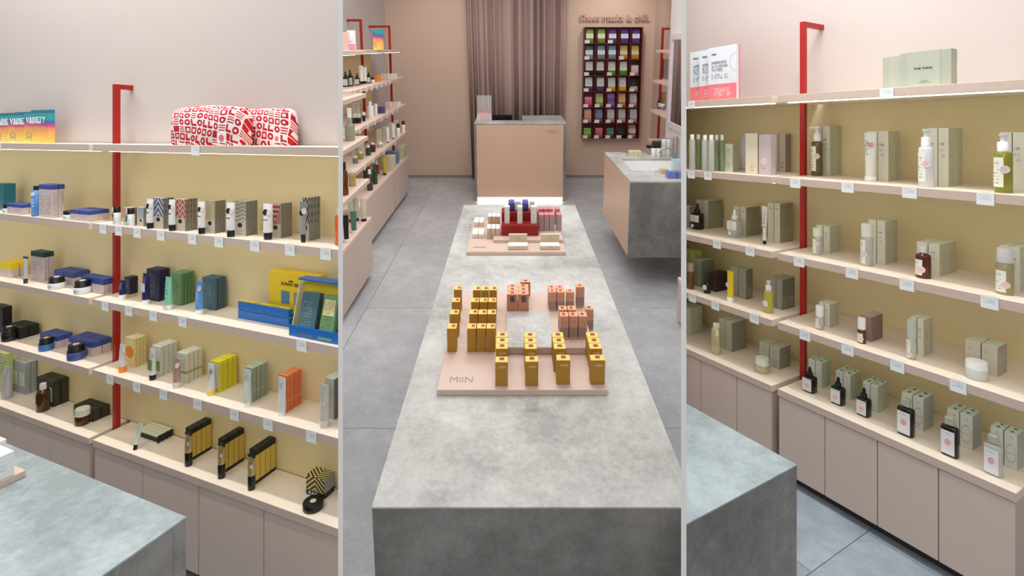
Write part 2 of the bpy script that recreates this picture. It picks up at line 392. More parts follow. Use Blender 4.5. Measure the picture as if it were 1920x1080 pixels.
# ------------------------------------------------------------------ product kit
def cartons(bay, z, label, m, u0, u1, vb, vt, u2=None, dep=None, nx=1, ny=1, nz=1, y=None, lid=None, deco=None, name='carton_box', group=None, mats=None, rz=0, cat='box', jit=.012, ymax=None):
    P = bay.on(u1, vb, z) if y is None else Vector((bay.xat(u1, y, z), y, z))
    x1, y1 = P.x, P.y
    if y is None and bay is not B: y1 = min(max(y1, .010), (DL if bay is LB else DR)-.05); x1 = bay.xat(u1, y1, z)
    x0 = bay.xat(u0, y1, z)
    if bay is B and u1 < 800:
        xf = -.9715 if y1 > 3.2 else -.80; x1 = min(max(x1, WX+.02+(x1-x0)), xf-.012); y1 = bay.yat(u1, x1, z); x0 = bay.xat(u0, y1, z)
    W = x1-x0
    H = bay.ony(u1, vt, y1).z-z
    if dep is None:
        dep = bay.yat(u2, x1, z)-y1
    if ymax is None: ymax = (DL if bay is LB else DR if bay is RB else 99)-.012
    dep = max(.012, min(dep, ymax-y1))
    w_, d, h = W/nx, dep/ny, H/nz; out = []
    n = nx*ny*nz
    for iz in range(nz):
        for iy in range(ny):
            for ix in range(nx):
                mm = mats[(ix+iy+iz) % len(mats)] if mats else m
                hb = h*(1-lid[1]) if lid else h
                o = ob(name, box_mesh(w_-.0026, d-.0022, hb-.0004, mm)); g = group or (('row of '+label) if n > 1 else None)
                tag(o, suffix(bay, label, u1, ix, iy, iz, nx, ny, nz), cat, g)
                place(bay, o, (x0+w_*(ix+.5), y1+d*iy+.0006+(random.uniform(0, .0012)*(1 if nx > 1 or ny > 1 else 0)), z+h*iz+.0002), rz+random.uniform(-jit, jit)*.5)
                if lid: l = ob('lid', box_mesh(w_-.0018, d-.0016, h*lid[1], lid[0]), o); l.location = (0, -.0003, hb-.0004)
                if deco and iy == 0: deco(o, w_, d, h)
                out.append(o)
    return out
ORD = ('first', 'second', 'third', 'fourth', 'fifth')
def suffix(bay, label, u, ix, iy, iz, nx, ny, nz):
    s = []
    if nz > 1: s.append('lower tier' if iz == 0 else 'upper tier')
    if nx == 2:
        if bay is B: s.append('shelving side' if ix == 0 else 'wash stand side')
        else: s.append('post side' if (ix == 0) == (u > (225 if bay is LB else 1513)) else 'far side')
    elif nx > 2: s.append(ORD[ix]+' from the shelving')
    if ny > 1: s.append({0: 'front', ny-1: 'rearmost'}.get(iy, ORD[iy]+' in'))
    r = label
    for q in s:
        if len((r+' '+q).replace('-', ' ').split()) <= 16: r += ', '+q
    return r
def spotpos(bay, z, u, vb, vt, wpx, y=None):
    P = bay.on(u, vb, z) if y is None else Vector((bay.xat(u, y, z), y, z))
    k = bay.pxm(P); w_ = wpx/k
    if y is None and bay is not B: P.y = min(max(P.y, .003), (DL if bay is LB else DR)-.014-w_); P.x = bay.xat(u, P.y, z)
    if bay is B and u < 800: xf = -.9715 if P.y > 3.15 else -.80; P.x = min(max(P.x, WX+.03+w_/2), xf-.008-w_/2); P.y = bay.yat(u, P.x, z)
    H = bay.ony(u, vt, P.y).z-z
    return P, w_, H
def tube(bay, z, label, u, vb, vt, wpx, bm, cm, capf=.16, capw=.62, dots=(), logo=None, panel=None, crimp=None, rz=0, rx=0, group=None, name='cosmetic_tube', text=None):
    P, W, H = spotpos(bay, z, u, vb, vt, wpx); r = W*capw/2
    t = empty(bay, name, label, 'tube', (P.x, P.y+r+.001, z), rz, group, rx)
    hc = H*capf
    part(t, 'cap', MB().lathe([(r*.96, 0), (r, .001), (r, hc-.001), (r*.95, hc)], 18), cm)
    a0 = min(W/2*.80, r*1.12)
    prof = [(a0*.98, a0*.98, hc), (a0, a0, hc+.001), (a0*1.02, a0*.94, hc+(H-hc)*.3), (W*.47, a0*.6, hc+(H-hc)*.7), (W/2, .0022, H*.965), (W/2, .0018, H)]
    part(t, 'body', MB().loft(prof, 20), bm)
    if crimp: part(t, 'crimp', MB().box(-W/2*1.01, W/2*1.01, -.0026, .0026, H*.935, H*1.002), crimp)
    def dep(q):
        zz = q*H; pz = [p[2] for p in prof]
        for a, b in zip(prof, prof[1:]):
            if a[2] <= zz <= b[2]: k = (zz-a[2])/(b[2]-a[2]+1e-9); return a[1]+(b[1]-a[1])*k
        return a0
    def flat(nm, fx, fz, fr, dm, ex):
        sl = math.atan((dep(fz-.04)-dep(fz+.04))/(.08*H))
        part(t, nm, MB().disc(0, 0, fr*W, 0, .0006), dm).matrix_basis = Matrix.Translation((fx*W, -dep(fz)-ex, fz*H)) @ Matrix.Rotation(-sl, 4, 'X')
    if logo: flat('logo', logo[0], logo[1], logo[2], BLKDOT, .0004)
    for fx, fz, fr, dm in dots: flat('sticker', fx, fz, fr, dm, .0011)
    if text: letters(t, text, W*.95/len(text), BLKDOT, (0, -dep(.56)-.0006, .56*H), rx=-math.atan((dep(.52)-dep(.60))/(.08*H)))
    if panel: part(t, 'label', MB().box(panel[0]*W, panel[1]*W, -dep(panel[2])-.0012, -dep(panel[2])+.0005, panel[2]*H, panel[3]*H), panel[4])
    return t
PROF = {
 'cap': (lambda r, h: [(r*.94, 0), (r, h*.015), (r, h*.66), (r*.9, h*.72), (r*.45, h*.76), (r*.42, h*.80)], lambda r, h: [(r*.5, h*.785), (r*.5, h*.995), (r*.44, h)]),
 'tallcap': (lambda r, h: [(r*.94, 0), (r, h*.02), (r, h*.66), (r*.8, h*.69)], lambda r, h: [(r*.92, h*.685), (r*.92, h*.985), (r*.82, h)]),
 'roll': (lambda r, h: [(r*.94, 0), (r, h*.02), (r, h*.52), (r*.8, h*.56)], lambda r, h: [(r*.92, h*.55), (r*.92, h*.98), (r*.8, h)]),
 'black': (lambda r, h: [(r*.94, 0), (r, h*.02), (r, h*.52), (r*.55, h*.60)], lambda r, h: [(r*.6, h*.59), (r*.6, h*.985), (r*.5, h)]),
 'long': (lambda r, h: [(r*.94, 0), (r, h*.02), (r, h*.84), (r*.62, h*.86)], lambda r, h: [(r*.66, h*.855), (r*.66, h*.985), (r*.6, h)]),
 'jar': (lambda r, h: [(r*.9, 0), (r, h*.06), (r, h*.5), (r*.92, h*.55)], lambda r, h: [(r*.97, h*.54), (r, h*.58), (r*.86, h*.66), (r*.86, h*.96), (r*.8, h)]),
 'jarw': (lambda r, h: [(r*.9, 0), (r, h*.06), (r, h*.54), (r*.9, h*.6)], lambda r, h: [(r*.97, h*.58), (r*.97, h*.95), (r*.9, h)]),
 'disc': (lambda r, h: [(r*.95, 0), (r, h*.08), (r, h*.5)], lambda r, h: [(r, h*.52), (r, h*.9), (r*.93, h)]),
}
def bottle(bay, z, label, u, vb, vt, wpx, kind, bm, cm, lab=None, dots=(), group=None, name='cosmetic_bottle', cat='bottle', liq=None, topdot=None, y=None):
    P, W, H = spotpos(bay, z, u, vb, vt, wpx, y); r = W/2
    t = empty(bay, name, label, cat, (P.x, P.y+r+.0005, z), 0, group)
    if kind in PROF:
        pb, pc = PROF[kind]
        part(t, 'body', MB().lathe(pb(r, H), 24), bm); part(t, 'lid' if cat == 'jar' else 'cap', MB().lathe(pc(r, H), 24), cm)
    elif kind in ('pump', 'spray'):
        part(t, 'body', MB().lathe([(r*.94, 0), (r, H*.012), (r, H*.66), (r*.86, H*.69), (r*.45, H*.70)], 24), bm)
        part(t, 'collar', MB().lathe([(r*.66, H*.70), (r*.66, H*.86), (r*.55, H*.865)], 20), cm)
        part(t, 'pump_head', MB().lathe([(r*.36, H*.865), (r*.36, H*.955), (r*.5, H*.957), (r*.5, H)], 16), cm)
        if kind == 'pump': part(t, 'spout', MB().box(-r*1.5, 0, -r*.2, r*.2, H*.965, H*.992), cm)
    elif kind == 'dropper':
        part(t, 'body', MB().loft([(r*.94, r*.8, 0), (r, r*.84, H*.015), (r, r*.84, H*.58), (r*.85, r*.7, H*.62), (r*.4, r*.4, H*.63)], 24, 4), bm)
        part(t, 'collar', MB().lathe([(r*.5, H*.63), (r*.5, H*.76), (r*.42, H*.78)], 18), cm)
        part(t, 'bulb', MB().lathe([(r*.3, H*.775), (r*.28, H*.9), (r*.2, H*.97), (r*.08, H)], 14), cm)
    elif kind == 'flask':
        part(t, 'body', MB().loft([(r*.9, r*.5, 0), (r, r*.58, H*.03), (r, r*.58, H*.70), (r*.9, r*.5, H*.75), (r*.3, r*.3, H*.77)], 24, 4), bm)
        part(t, 'neck', MB().lathe([(r*.34, H*.765), (r*.34, H*.81)], 14), bm)
        part(t, 'cap', MB().box(-r*.5, r*.5, -r*.4, r*.4, H*.80, H, .0015), cm)
    if liq: part(t, 'liquid', MB().lathe([(r*.88, H*.025), (r*.9, H*.03), (r*.9, H*liq[1])], 20), liq[0])
    yf = -r*(.84 if kind == 'dropper' else .58 if kind == 'flask' else 1.0)
    if lab:                                       # paper label: x0,x1,z0,z1 as shares of width and height, wrapped on round bodies
        x0, x1, z0, z1, lm = lab
        if kind in ('dropper', 'flask'): part(t, 'label', MB().box(x0*W, x1*W, yf-.0007, yf+.0003, z0*H, z1*H), lm)
        else:
            a0, a1 = math.asin(max(-1, x0*2)), math.asin(min(1, x1*2)); n = 8; q = MB(); V = []
            for i in range(n+1):
                a = a0+(a1-a0)*i/n
                for rr in (r+.0002, r+.0009): V += [(rr*math.sin(a), -rr*math.cos(a), z0*H), (rr*math.sin(a), -rr*math.cos(a), z1*H)]
            Fs = []
            for i in range(n): b = i*4; Fs += [[b+2, b+6, b+7, b+3], [b, b+1, b+5, b+4], [b+1, b+3, b+7, b+5], [b, b+4, b+6, b+2]]
            Fs += [[0, 2, 3, 1], [n*4, n*4+1, n*4+3, n*4+2]]
            part(t, 'label', q.add(V, Fs), lm)
    for fx, fz, fr, dm in dots:
        x = fx*W; yy = yf if kind in ('dropper', 'flask') else -math.sqrt(max(0, r*r-x*x))
        part(t, 'sticker', MB().disc(0, 0, fr*W, 0, .0008), dm).matrix_basis = Matrix.Translation((x, yy-.0012, fz*H)) @ Matrix.Rotation(math.asin(max(-1, min(1, x/r)))*(0 if kind in ('dropper', 'flask') else 1), 4, 'Z')
    if topdot: part(t, 'sticker', MB().lathe([(r*topdot[0], H), (r*topdot[0], H+.0006)], 18), topdot[1])
    return t
def price_tag(bay, Z, k, us, whats, th):
    for u, wh in zip(us, whats):
        x = bay.xat(u, 0, Z[k]); wd = .046*bay.s; hd = .040*bay.s
        t = empty(bay, 'price_tag', 'white price card on the shelf edge below the '+wh, 'price tag', (x, 0, Z[k]))
        part(t, 'card', MB().box(-wd/2, wd/2, -.0042, -.0036, -hd, -.001), CARD)
        part(t, 'holder', MB().box(-wd/2-.001, wd/2+.001, -.0034, -.0022, -hd-.001, .0018).box(-wd/2-.001, wd/2+.001, -.0034, .028, .0008, .0020), ACRYL)
def C(n, *rgb, **k): return mat(n, S(*rgb), k.pop('rough', .4), **k)
def dotdeco(m, fx, fz, fr):
    return lambda o, w_, d, h: part(o, 'print_dot', MB().disc(fx*w_, fz*h, fr*w_, 0, .0007), m)
def labdeco(m, x0, x1, z0, z1):
    return lambda o, w_, d, h: part(o, 'label', MB().box(x0*w_, x1*w_, -.0008, .0002, z0*h, z1*h), m)

# ------------------------------------------------------------------ left bay products
# shelf 1 (top)
VAR = Mat('sachet_box_rainbow', S(250, 220, 90), .3); gx, gy, gz = VAR.coords('Generated')
nz_ = VAR.noise(VAR.vec(gx*.8, 0, gz*1.4), 2.2, 1)
VAR.col = VAR.ramp(gz+(nz_-.5)*.3+gx*.12, [(.0, S(245, 228, 90)), (.42, S(238, 178, 92)), (.56, S(226, 148, 110)), (.66, S(205, 80, 120)), (.80, S(70, 90, 180)), (.95, S(40, 160, 165))]); VAR.nt.links.new(VAR.col, VAR.b.inputs['Base Color'])
f_ = VAR.coords('Normal')[1].lt(-.5)
VAR.mix(textlines(VAR, gx, gz, 9, 26, 9, .6)*gx.within(.08, .36)*gz.within(.06, .36)*f_, S(110, 120, 130)); VAR = VAR.m
def varpack(u0, u1, vb, vt, y, label):
    x0, x1 = LB.xat(u0, y, ZL[0]), LB.xat(u1, y, ZL[0]); W = x1-x0; H = LB.ony(u1, vt, y).z-ZL[0]
    t = empty(LB, 'mask_box', label, 'box', ((x0+x1)/2, y, ZL[0]))
    part(t, 'carton', MB().box(-W/2, W/2, 0, .03, 0, H*.88, .001), VAR)
    part(t, 'hang_tab', MB().box(-W/2, W/2, .027, .029, H*.88, H).box(-W*.14, W*.14, .0262, .0298, H*.90, H*.96), C('sachet_tab', 46, 120, 150))
    letters(t, 'VARIETY', W*.215, WHITE, (0, -.0006, H*.68)); letters(t, 'SHEET MASK', W*.09, WHITE, (0, -.0006, H*.61))
varpack(45, 89, 281, 205, .058, 'rainbow mask box whose printed front shows the whole word VARIETY')
varpack(15, 59, 281, 209, .092, 'rainbow mask box partly hidden behind the fully visible VARIETY box')
varpack(-13, 31, 282, 211, .125, 'rainbow mask box rearmost of the three VARIETY boxes')
BAG = Mat('pouch_red_glyphs', S(246, 236, 238), .8); ox, oy, oz = BAG.coords('Object')
wv_ = BAG.noise(BAG.tc.outputs['Object'], 9, 1)-.5; a_ = ox*31+wv_*1.6; b_ = (oz+oy*.9)*34+ox*3+wv_; ia, ib = a_.floor(), b_.floor(); ca, cb = a_.frac()-.5, b_.frac()-.5
rn = BAG.white(ia, ib, 3.3); mx = ca.abs().max(cb.abs()); inn = mx.lt(.44)
ring = (ca*ca+cb*cb).sqrt().within(.16, .42); sq = mx.within(.2, .42); el = ca.lt(-.14)._m('MAXIMUM', cb.lt(-.14))*inn; bars = (cb*3.2+.3).frac().lt(.5)*inn
g_ = ring*rn.lt(.22)+sq*rn.within(.22, .45)+el*rn.within(.45, .68)+bars*rn.within(.68, .92)+inn*rn.gt(.92)
BAG.mix(g_.gt(.5), S(196, 18, 36)); BAG = BAG.m
def pouch(u0, u1, vt, y, d, label, hump=.1, seed=0):
    x0, x1 = LB.xat(u0, y, ZL[0]), LB.xat(u1, y, ZL[0]); W = x1-x0; H = LB.ony((u0+u1)/2, vt, y).z-ZL[0]; rnd = random.Random(seed)
    t = empty(LB, 'wash_bag', label, 'bag', ((x0+x1)/2, y+d/2, ZL[0]))
    prof = [(W*.48, d*.44, 0), (W*.5, d*.5, H*.06), (W*.5, d*.5, H*.4), (W*.5, d*.49, H*.68), (W*.485, d*.42, H*.88), (W*.45, d*.26, H*.975), (W*.40, d*.06, H)]
    mb = MB().loft(prof, 40, 5)
    mb.v = [(x+rnd.uniform(-.0015, .0015), q+rnd.uniform(-.002, .002), z*(1+hump*math.cos(x/W*3.1)-hump*.9)+(rnd.uniform(-.001, .001) if z > .005 else 0)) for x, q, z in mb.v]
    part(t, 'pouch_body', mb, BAG)
    part(t, 'zipper', MB().path([(W*(-.4+.1*i), -d*.10, H*(.975*(1+hump*math.cos((-.4+.1*i)*3.1)-hump*.9))) for i in range(9)], .003, 6), WHITE)
    part(t, 'zip_pull', MB().box(-W*.41, -W*.385, -d*.13, -d*.10, H*.74, H*.90), WHITE)
    g = part(t, 'tag', MB().box(W*.22, W*.34, -d*.5-.0012, -d*.5+.001, H*.07, H*.33), WHITE)
    part(g, 'tag_print', MB().disc(W*.28, H*.18, W*.035, -d*.5-.0013, .0006), C('tag_pink', 220, 120, 140))
pouch(313, 447, 197, .012, .080, 'puffy red and white glyph print wash bag in front on the top shelf', .07, 2)
pouch(440, 543, 203, .098, .055, 'flatter red and white glyph print wash bag behind the puffy one', .02, 5)
# shelf 2
z = ZL[1]
LILAC = carton('carton_lilac', S(212, 196, 196), S(110, 104, 112), (.1, .85, .1, .8), (.15, .85, .08, .9), frows=16)
LILLOW = carton('carton_lilac_low', S(212, 196, 196), S(110, 104, 112), (.15, .7, .3, .75), frows=7)
BLID = C('lid_cobalt', 58, 78, 158, rough=.5); GLID = C('lid_bottle_green', 14, 62, 58, rough=.5); YLID = C('lid_yellow', 244, 218, 28, rough=.5)
cartons(LB, z, 'teal carton at the far end of the second shelf', C('teal_card', 30, 120, 140), -14, 7, 398, 345, dep=.05, y=.06)
bottle(LB, z, 'white jar with flat black lid near the teal carton', 5, 407, 384, 22, 'jarw', printed('jar_white', S(236, 242, 245), INK), BLACK, name='cream_jar', cat='jar')
cartons(LB, z, 'low lilac carton with cobalt lid beside the blue spray bottle', LILLOW, 8, 41, 407, 384, u2=70, nx=2, ny=2, lid=(BLID, .32))
bottle(LB, z, 'sky blue bottle with black cap and white round sticker', 59, 412, 349, 18, 'long', printed('bottle_blue', S(82, 146, 214), S(225, 235, 245), z=(.05, .7)), BLACK, dots=[(.2, .74, .22, WDOT)])
cartons(LB, z, 'tall lilac carton with cobalt lid', LILAC, 72, 97, 412, 347, u2=122, nx=2, ny=2, lid=(BLID, .14))
bottle(LB, z, 'white jar with black lid before the flat cobalt lidded cartons', 119, 418, 396, 26, 'jarw', MATS['jar_white'], BLACK, name='cream_jar', cat='jar')
cartons(LB, z, 'flat lilac carton with cobalt lid beside the red post', LILLOW, 130, 166, 419, 396, u2=206, nx=2, ny=2, lid=(BLID, .36))
WB = printed('bottle_white_print', S(240, 243, 246), S(120, 120, 130), x=(.2, .8), z=(.1, .6), rows=12)
for u, vb, vt, lb in ((212.5, 428, 388, 'tiny white bottle with black cap left of the red post'), (238.5, 430, 391, 'tiny white bottle with black cap right of the red post')):
    bottle(LB, z, lb, u, vb, vt, 13, 'tallcap', WB, BLACK, dots=[(-.15, .85, .42, PINKDOT), (-.12, .52, .22, BLKDOT)])
GREYC = S(196, 188, 172); GS = S(128, 126, 112)
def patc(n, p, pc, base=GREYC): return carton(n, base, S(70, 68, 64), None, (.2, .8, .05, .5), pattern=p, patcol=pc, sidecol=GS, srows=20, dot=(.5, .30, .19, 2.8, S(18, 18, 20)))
cartons(LB, z, 'small grey carton with dark sides behind the tiny white bottle', patc('carton_arc_red', 'arcs', S(190, 90, 90)), 230, 242, 424, 390, u2=258, ny=3)
cartons(LB, z, 'small grey carton with pale blue letter print', patc('carton_arc_blue', 'arcs', S(110, 150, 180)), 257, 269, 425, 389, u2=284, ny=3)
rows = [(286, 306, 327, 430, 372, 'chevron', S(44, 76, 132), 'navy chevron print', 275.5, 432, 374, 19, 'I\'M MULTI', S(150, 190, 225)),
        (327, 347, 371, 434, 374, 'zigzag', S(176, 34, 40), 'red zigzag print', 317, 436, 375, 18, 'I\'M RED', S(235, 130, 150)),
        (383, 403, 424, 438, 377, 'arcs', S(170, 152, 92), 'olive arc print', 372.5, 441, 379, 19, 'I\'M PURE', S(215, 205, 150)),
        (437, 461, 484, 443, 378, 'waves', S(150, 146, 134), 'grey wave print', 426.5, 445, 381, 22, 'I\'M SAFE', S(230, 180, 190)),
        (505, 527, 549, 447, 382, 'bars', S(186, 40, 42), 'red bar print', 496, 450, 383, 24, 'I\'M TONE UP', S(222, 160, 205)),
        (566, 580, 602, 452, 371, 'zigzag', S(26, 26, 26), 'black zigzag print', 0, 0, 0, 0, '', None)]
for u0, u1, u2, vb, vt, pt, pc, nm, tu, tb, tt, tw, wd, ac in rows:
    cs = cartons(LB, z, 'grey sunscreen carton with %s on its face' % nm, patc('carton_'+nm.replace(' ', '_'), pt, pc), u0, u1, vb, vt, u2=u2, ny=4)
    if tu:
        t = tube(LB, z, 'white sunscreen tube with black cap before the %s cartons' % nm, tu, tb, tt, tw, carton('tube_'+nm.replace(' ', '_'), S(240, 242, 245), ac, (.1, .8, .25, .6), frows=12), BLACK, .2, .62,
                 dots=[(.33, .77, .22, PINKDOT)], logo=(-.08, .77, .24), text=wd)
tube(LB, z, 'slim grey green tube with black cap and pink sticker', 565, 455, 379, 17, printed('tube_greygreen', S(140, 156, 156), S(60, 70, 72), z=(.55, .66)), BLACK, .2, .5, dots=[(.3, .78, .36, PINKDOT)], logo=(-.1, .73, .28))
bottle(LB, z, 'orange spray bottle with white pump at the partition', 632, 461, 381, 26, 'spray', printed('bottle_orange', S(224, 88, 30), S(245, 160, 120), z=(.1, .5)), WHITE)
# shelf 3
z = ZL[2]
cartons(LB, z, 'flat lilac carton with yellow lid', LILLOW, -6, 18, 522, 496, u2=56, nx=2, ny=2, lid=(YLID, .4))
tube(LB, z, 'slim silver tube with dark crimp and dark cap', 43.5, 532, 482, 13, printed('tube_silver', S(205, 210, 208), S(90, 96, 100), x=(.3, .6), z=(.2, .8), rows=30), C('graphite', 58, 54, 52), .18, .5, crimp=C('graphite', 58, 54, 52))
cartons(LB, z, 'tall lilac carton with bottle green lid', LILAC, 57, 82, 529, 474, u2=102, nx=2, ny=2, lid=(GLID, .17))
for u, vb, vt, w_, lb in ((90.5, 544, 522, 27, 'squat white jar with domed black lid before the green lidded cartons'), (139, 553, 529, 28, 'squat white jar with domed black lid before the cobalt lidded cartons')):
    bottle(LB, z, lb, u, vb, vt, w_, 'jar', MATS['jar_white'], BLACK, name='cream_jar', cat='jar', topdot=(.35, WDOT))
cartons(LB, z, 'cobalt lidded flat carton between the two squat white jars', LILLOW, 100, 137, 536, 512, u2=172, nx=2, ny=2, lid=(BLID, .42))
cartons(LB, z, 'cobalt lidded flat carton right of the squat white jars', LILLOW, 152, 194, 552, 524, u2=217, nx=2, ny=2, lid=(BLID, .4))
NAVYT = printed('tube_navy', S(18, 26, 92), S(150, 160, 205), z=(.3, .85))
tube(LB, z, 'short navy tube with white cap at the red post', 222.5, 564, 527, 14, NAVYT, WHITE, .28, .85)
NAVYB = carton('carton_navy', S(40, 42, 70), S(120, 122, 150), (.1, .7, .2, .85), frows=16)
cartons(LB, z, 'small navy carton with cream foot', carton('carton_navy_small', S(34, 38, 62), S(150, 150, 160), (.2, .8, .4, .9), bands=((-.1, .16, S(216, 200, 160)),)), 232, 243, 559, 521, u2=260, ny=3)
tube(LB, z, 'navy tube with white cap and pale square label', 267, 572, 514, 16, NAVYT, WHITE, .16, .75, panel=(-.3, .36, .42, .68, C('label_pale', 205, 215, 235)))
cartons(LB, z, 'tall plain navy carton behind the navy tube', NAVYB, 274, 298, 566, 507, u2=320, ny=4)
tube(LB, z, 'mint green tube with white cap', 309.5, 582, 521, 17, printed('tube_mint', S(142, 216, 190), S(40, 90, 80), z=(.25, .8)), WHITE, .16, .75, dots=[(-.05, .08, .3, PINKDOT)])
cartons(LB, z, 'leaf green carton behind the mint tube', carton('carton_green', S(112, 152, 104), S(60, 90, 60), (.1, .75, .2, .85), frows=16, sidecol=S(92, 132, 84)), 318, 340, 574, 514, u2=365, ny=4)
tube(LB, z, 'sky blue tube with white cap', 367, 591, 529, 18, printed('tube_sky', S(98, 158, 220), S(150, 195, 235), z=(.2, .8)), WHITE, .16, .75, dots=[(.3, .80, .27, PINKDOT)])
SLATE = carton('carton_slate', S(74, 108, 122), S(130, 160, 172), (.1, .7, .2, .8), frows=16, sidecol=S(62, 92, 104))
cartons(LB, z, 'slate blue carton behind the sky blue tube', SLATE, 378, 404, 583, 523, u2=425, ny=4)
# gift boxes
BLUEB = C('gift_blue', 24, 110, 200, rough=.35); YEL = C('gift_yellow', 245, 214, 40, rough=.45)
p = LB.on(541, 614, z); x1 = p.x; y1 = p.y; x0 = LB.xat(446, y1, z); hz = (LB.ony(541, 580, y1).z-z)/2; dd = min(.085, DL-.075-y1)
for i, lb in ((0, 'closed blue gift box with yellow sides, lower of two'), (1, 'closed blue gift box with yellow printed top, upper of two')):
    t = empty(LB, 'gift_box', lb, 'gift box', ((x0+x1)/2, y1, z+hz*i+.0003)); W = x1-x0
    part(t, 'tray', MB().box(-W/2, W/2, 0, dd, 0, hz*.93, .001), BLUEB); part(t, 'lid', MB().box(-W/2, W/2, .004, dd, hz*.93, hz*.985), YEL)
    if i:
        for q in (-.2, .14): part(t, 'lid_print', MB().box(W*q, W*(q+.16), dd*.3, dd*.55, hz*.985, hz*.995), C('print_grey', 120, 130, 140))
t = empty(LB, 'gift_box', 'yellow gift box standing upright behind the blue ones', 'gift box', (LB.xat(550, DL-.05, z), DL-.052, z)); W = LB.xat(597, DL-.05, z)-LB.xat(505, DL-.05, z); H = LB.ony(505, 506, DL-.05).z-z
part(t, 'carton', MB().box(-W/2, W/2, 0, .036, 0, H, .001), YEL); part(t, 'base_band', MB().box(-W/2-.0005, W/2+.0005, -.0008, .0365, 0, H*.18), BLUEB)
letters(t, 'SUNNY BENNIE', W*.075, C('print_dark', 70, 60, 30), (W*.02, -.0008, H*.76)); letters(t, 'miin', W*.05, C('print_dark', 70, 60, 30), (-W*.04, -.0008, H*.83))
for q, c_ in ((-.24, C('print_blue', 92, 140, 180)), (.02, C('print_sage', 140, 160, 140))): part(t, 'print_panel', MB().box(W*q, W*(q+.17), -.0009, .0002, H*.36, H*.62), c_)
x0, x1 = LB.xat(541, .012, z), LB.xat(650, .012, z); W = x1-x0
H = LB.ony(560, 521, .06).z-z
t = empty(LB, 'gift_box', 'opened blue gift box with yellow lining propped up with two cartons inside', 'gift box', (x0, .014, z))
part(t, 'front_lip', MB().box(0, W, 0, .004, 0, H*.20), BLUEB)
lean = .045
def slab(mb, za, zb, ya, th, xa, xb):              # slab leaning back between two heights
    s0, s1 = za/H*lean, zb/H*lean
    return mb.add([(xa, ya+s0, za), (xb, ya+s0, za), (xb, ya+s0+th, za), (xa, ya+s0+th, za), (xa, ya+s1, zb), (xb, ya+s1, zb), (xb, ya+s1+th, zb), (xa, ya+s1+th, zb)],
                  [[0, 3, 2, 1], [4, 5, 6, 7], [0, 1, 5, 4], [1, 2, 6, 5], [2, 3, 7, 6], [3, 0, 4, 7]])
part(t, 'lining', slab(MB(), 0, H*.97, .034, .004, 0, W), YEL)
part(t, 'side_wall', slab(MB(), 0.001, H*.9, .006, .026, 0, .003), C('gift_side', 238, 236, 200))
part(t, 'lid_flap', MB().box(-.004, W, .045, .085, H*.965, H, .001), BLUEB)
part(t, 'base', MB().box(0, W, .004, .06, 0, .006), BLUEB)
for u0, u1, m_, lb in ((556, 600, SLATE, 'slate blue carton lying inside the opened gift box'), (597, 634, MATS['carton_green'], 'leaf green carton with cream label lying inside the opened gift box')):
    a, b = LB.xat(u0, .03, z+H*.3), LB.xat(u1, .03, z+H*.3); wd = (b-a)*.72
    o = solo(LB, 'carton_box', MB().box(-wd/2, wd/2, 0, .020, 0, H*.78, .001), m_, lb, 'box', ((a+b)/2, .0120, z+.0065), 0, rx=-math.atan(lean/H))
    if 'cream' in lb: part(o, 'label', MB().box(-wd*.38, wd*.38, -.0008, .0002, H*.42, H*.7), carton('label_cream', S(224, 218, 160), S(90, 90, 70), (.05, .95, .05, .95), frows=10))
# shelf 4
z = ZL[3]
BLKB = carton('carton_black', S(34, 30, 36), S(120, 116, 122), (.3, .75, .5, .9), frows=8, sidecol=S(28, 24, 28))
cartons(LB, z, 'tall black carton at the far end of the fourth shelf', BLKB, -16, 5, 632, 577, dep=.04, y=.075)
bottle(LB, z, 'black jar with black lid beside the tall black carton', 2, 642, 616, 24, 'jar', C('glass_black', 28, 26, 34, rough=.2), BLACK, name='cream_jar', cat='jar', topdot=(.35, WDOT))
cartons(LB, z, 'flat black carton on the fourth shelf', BLKB, 8, 36, 637, 616, u2=74, nx=2, ny=2)
for u, vb, vt, w_, rgb, lb in ((72.5, 660, 637, 23, (62, 122, 178), 'small light blue jar with black lid'), (126, 678, 650, 29, (72, 92, 158), 'larger royal blue jar with black lid')):
    bottle(LB, z, lb, u, vb, vt, w_, 'jar', C('glass_blue_%d' % w_, *rgb, rough=.15), BLACK, name='cream_jar', cat='jar', topdot=(.35, WDOT))
cartons(LB, z, 'flat lilac carton with cobalt lid behind the light blue jar', LILLOW, 74, 106, 655, 632, u2=137, nx=2, ny=2, lid=(BLID, .38))
cartons(LB, z, 'flat lilac carton with cobalt lid behind the royal blue jar', LILLOW, 128, 174, 670, 643, u2=213, nx=2, ny=2, lid=(BLID, .38))
WT = printed('tube_white_a', S(238, 240, 240), S(140, 160, 170), z=(.35, .85), x=(.2, .7))
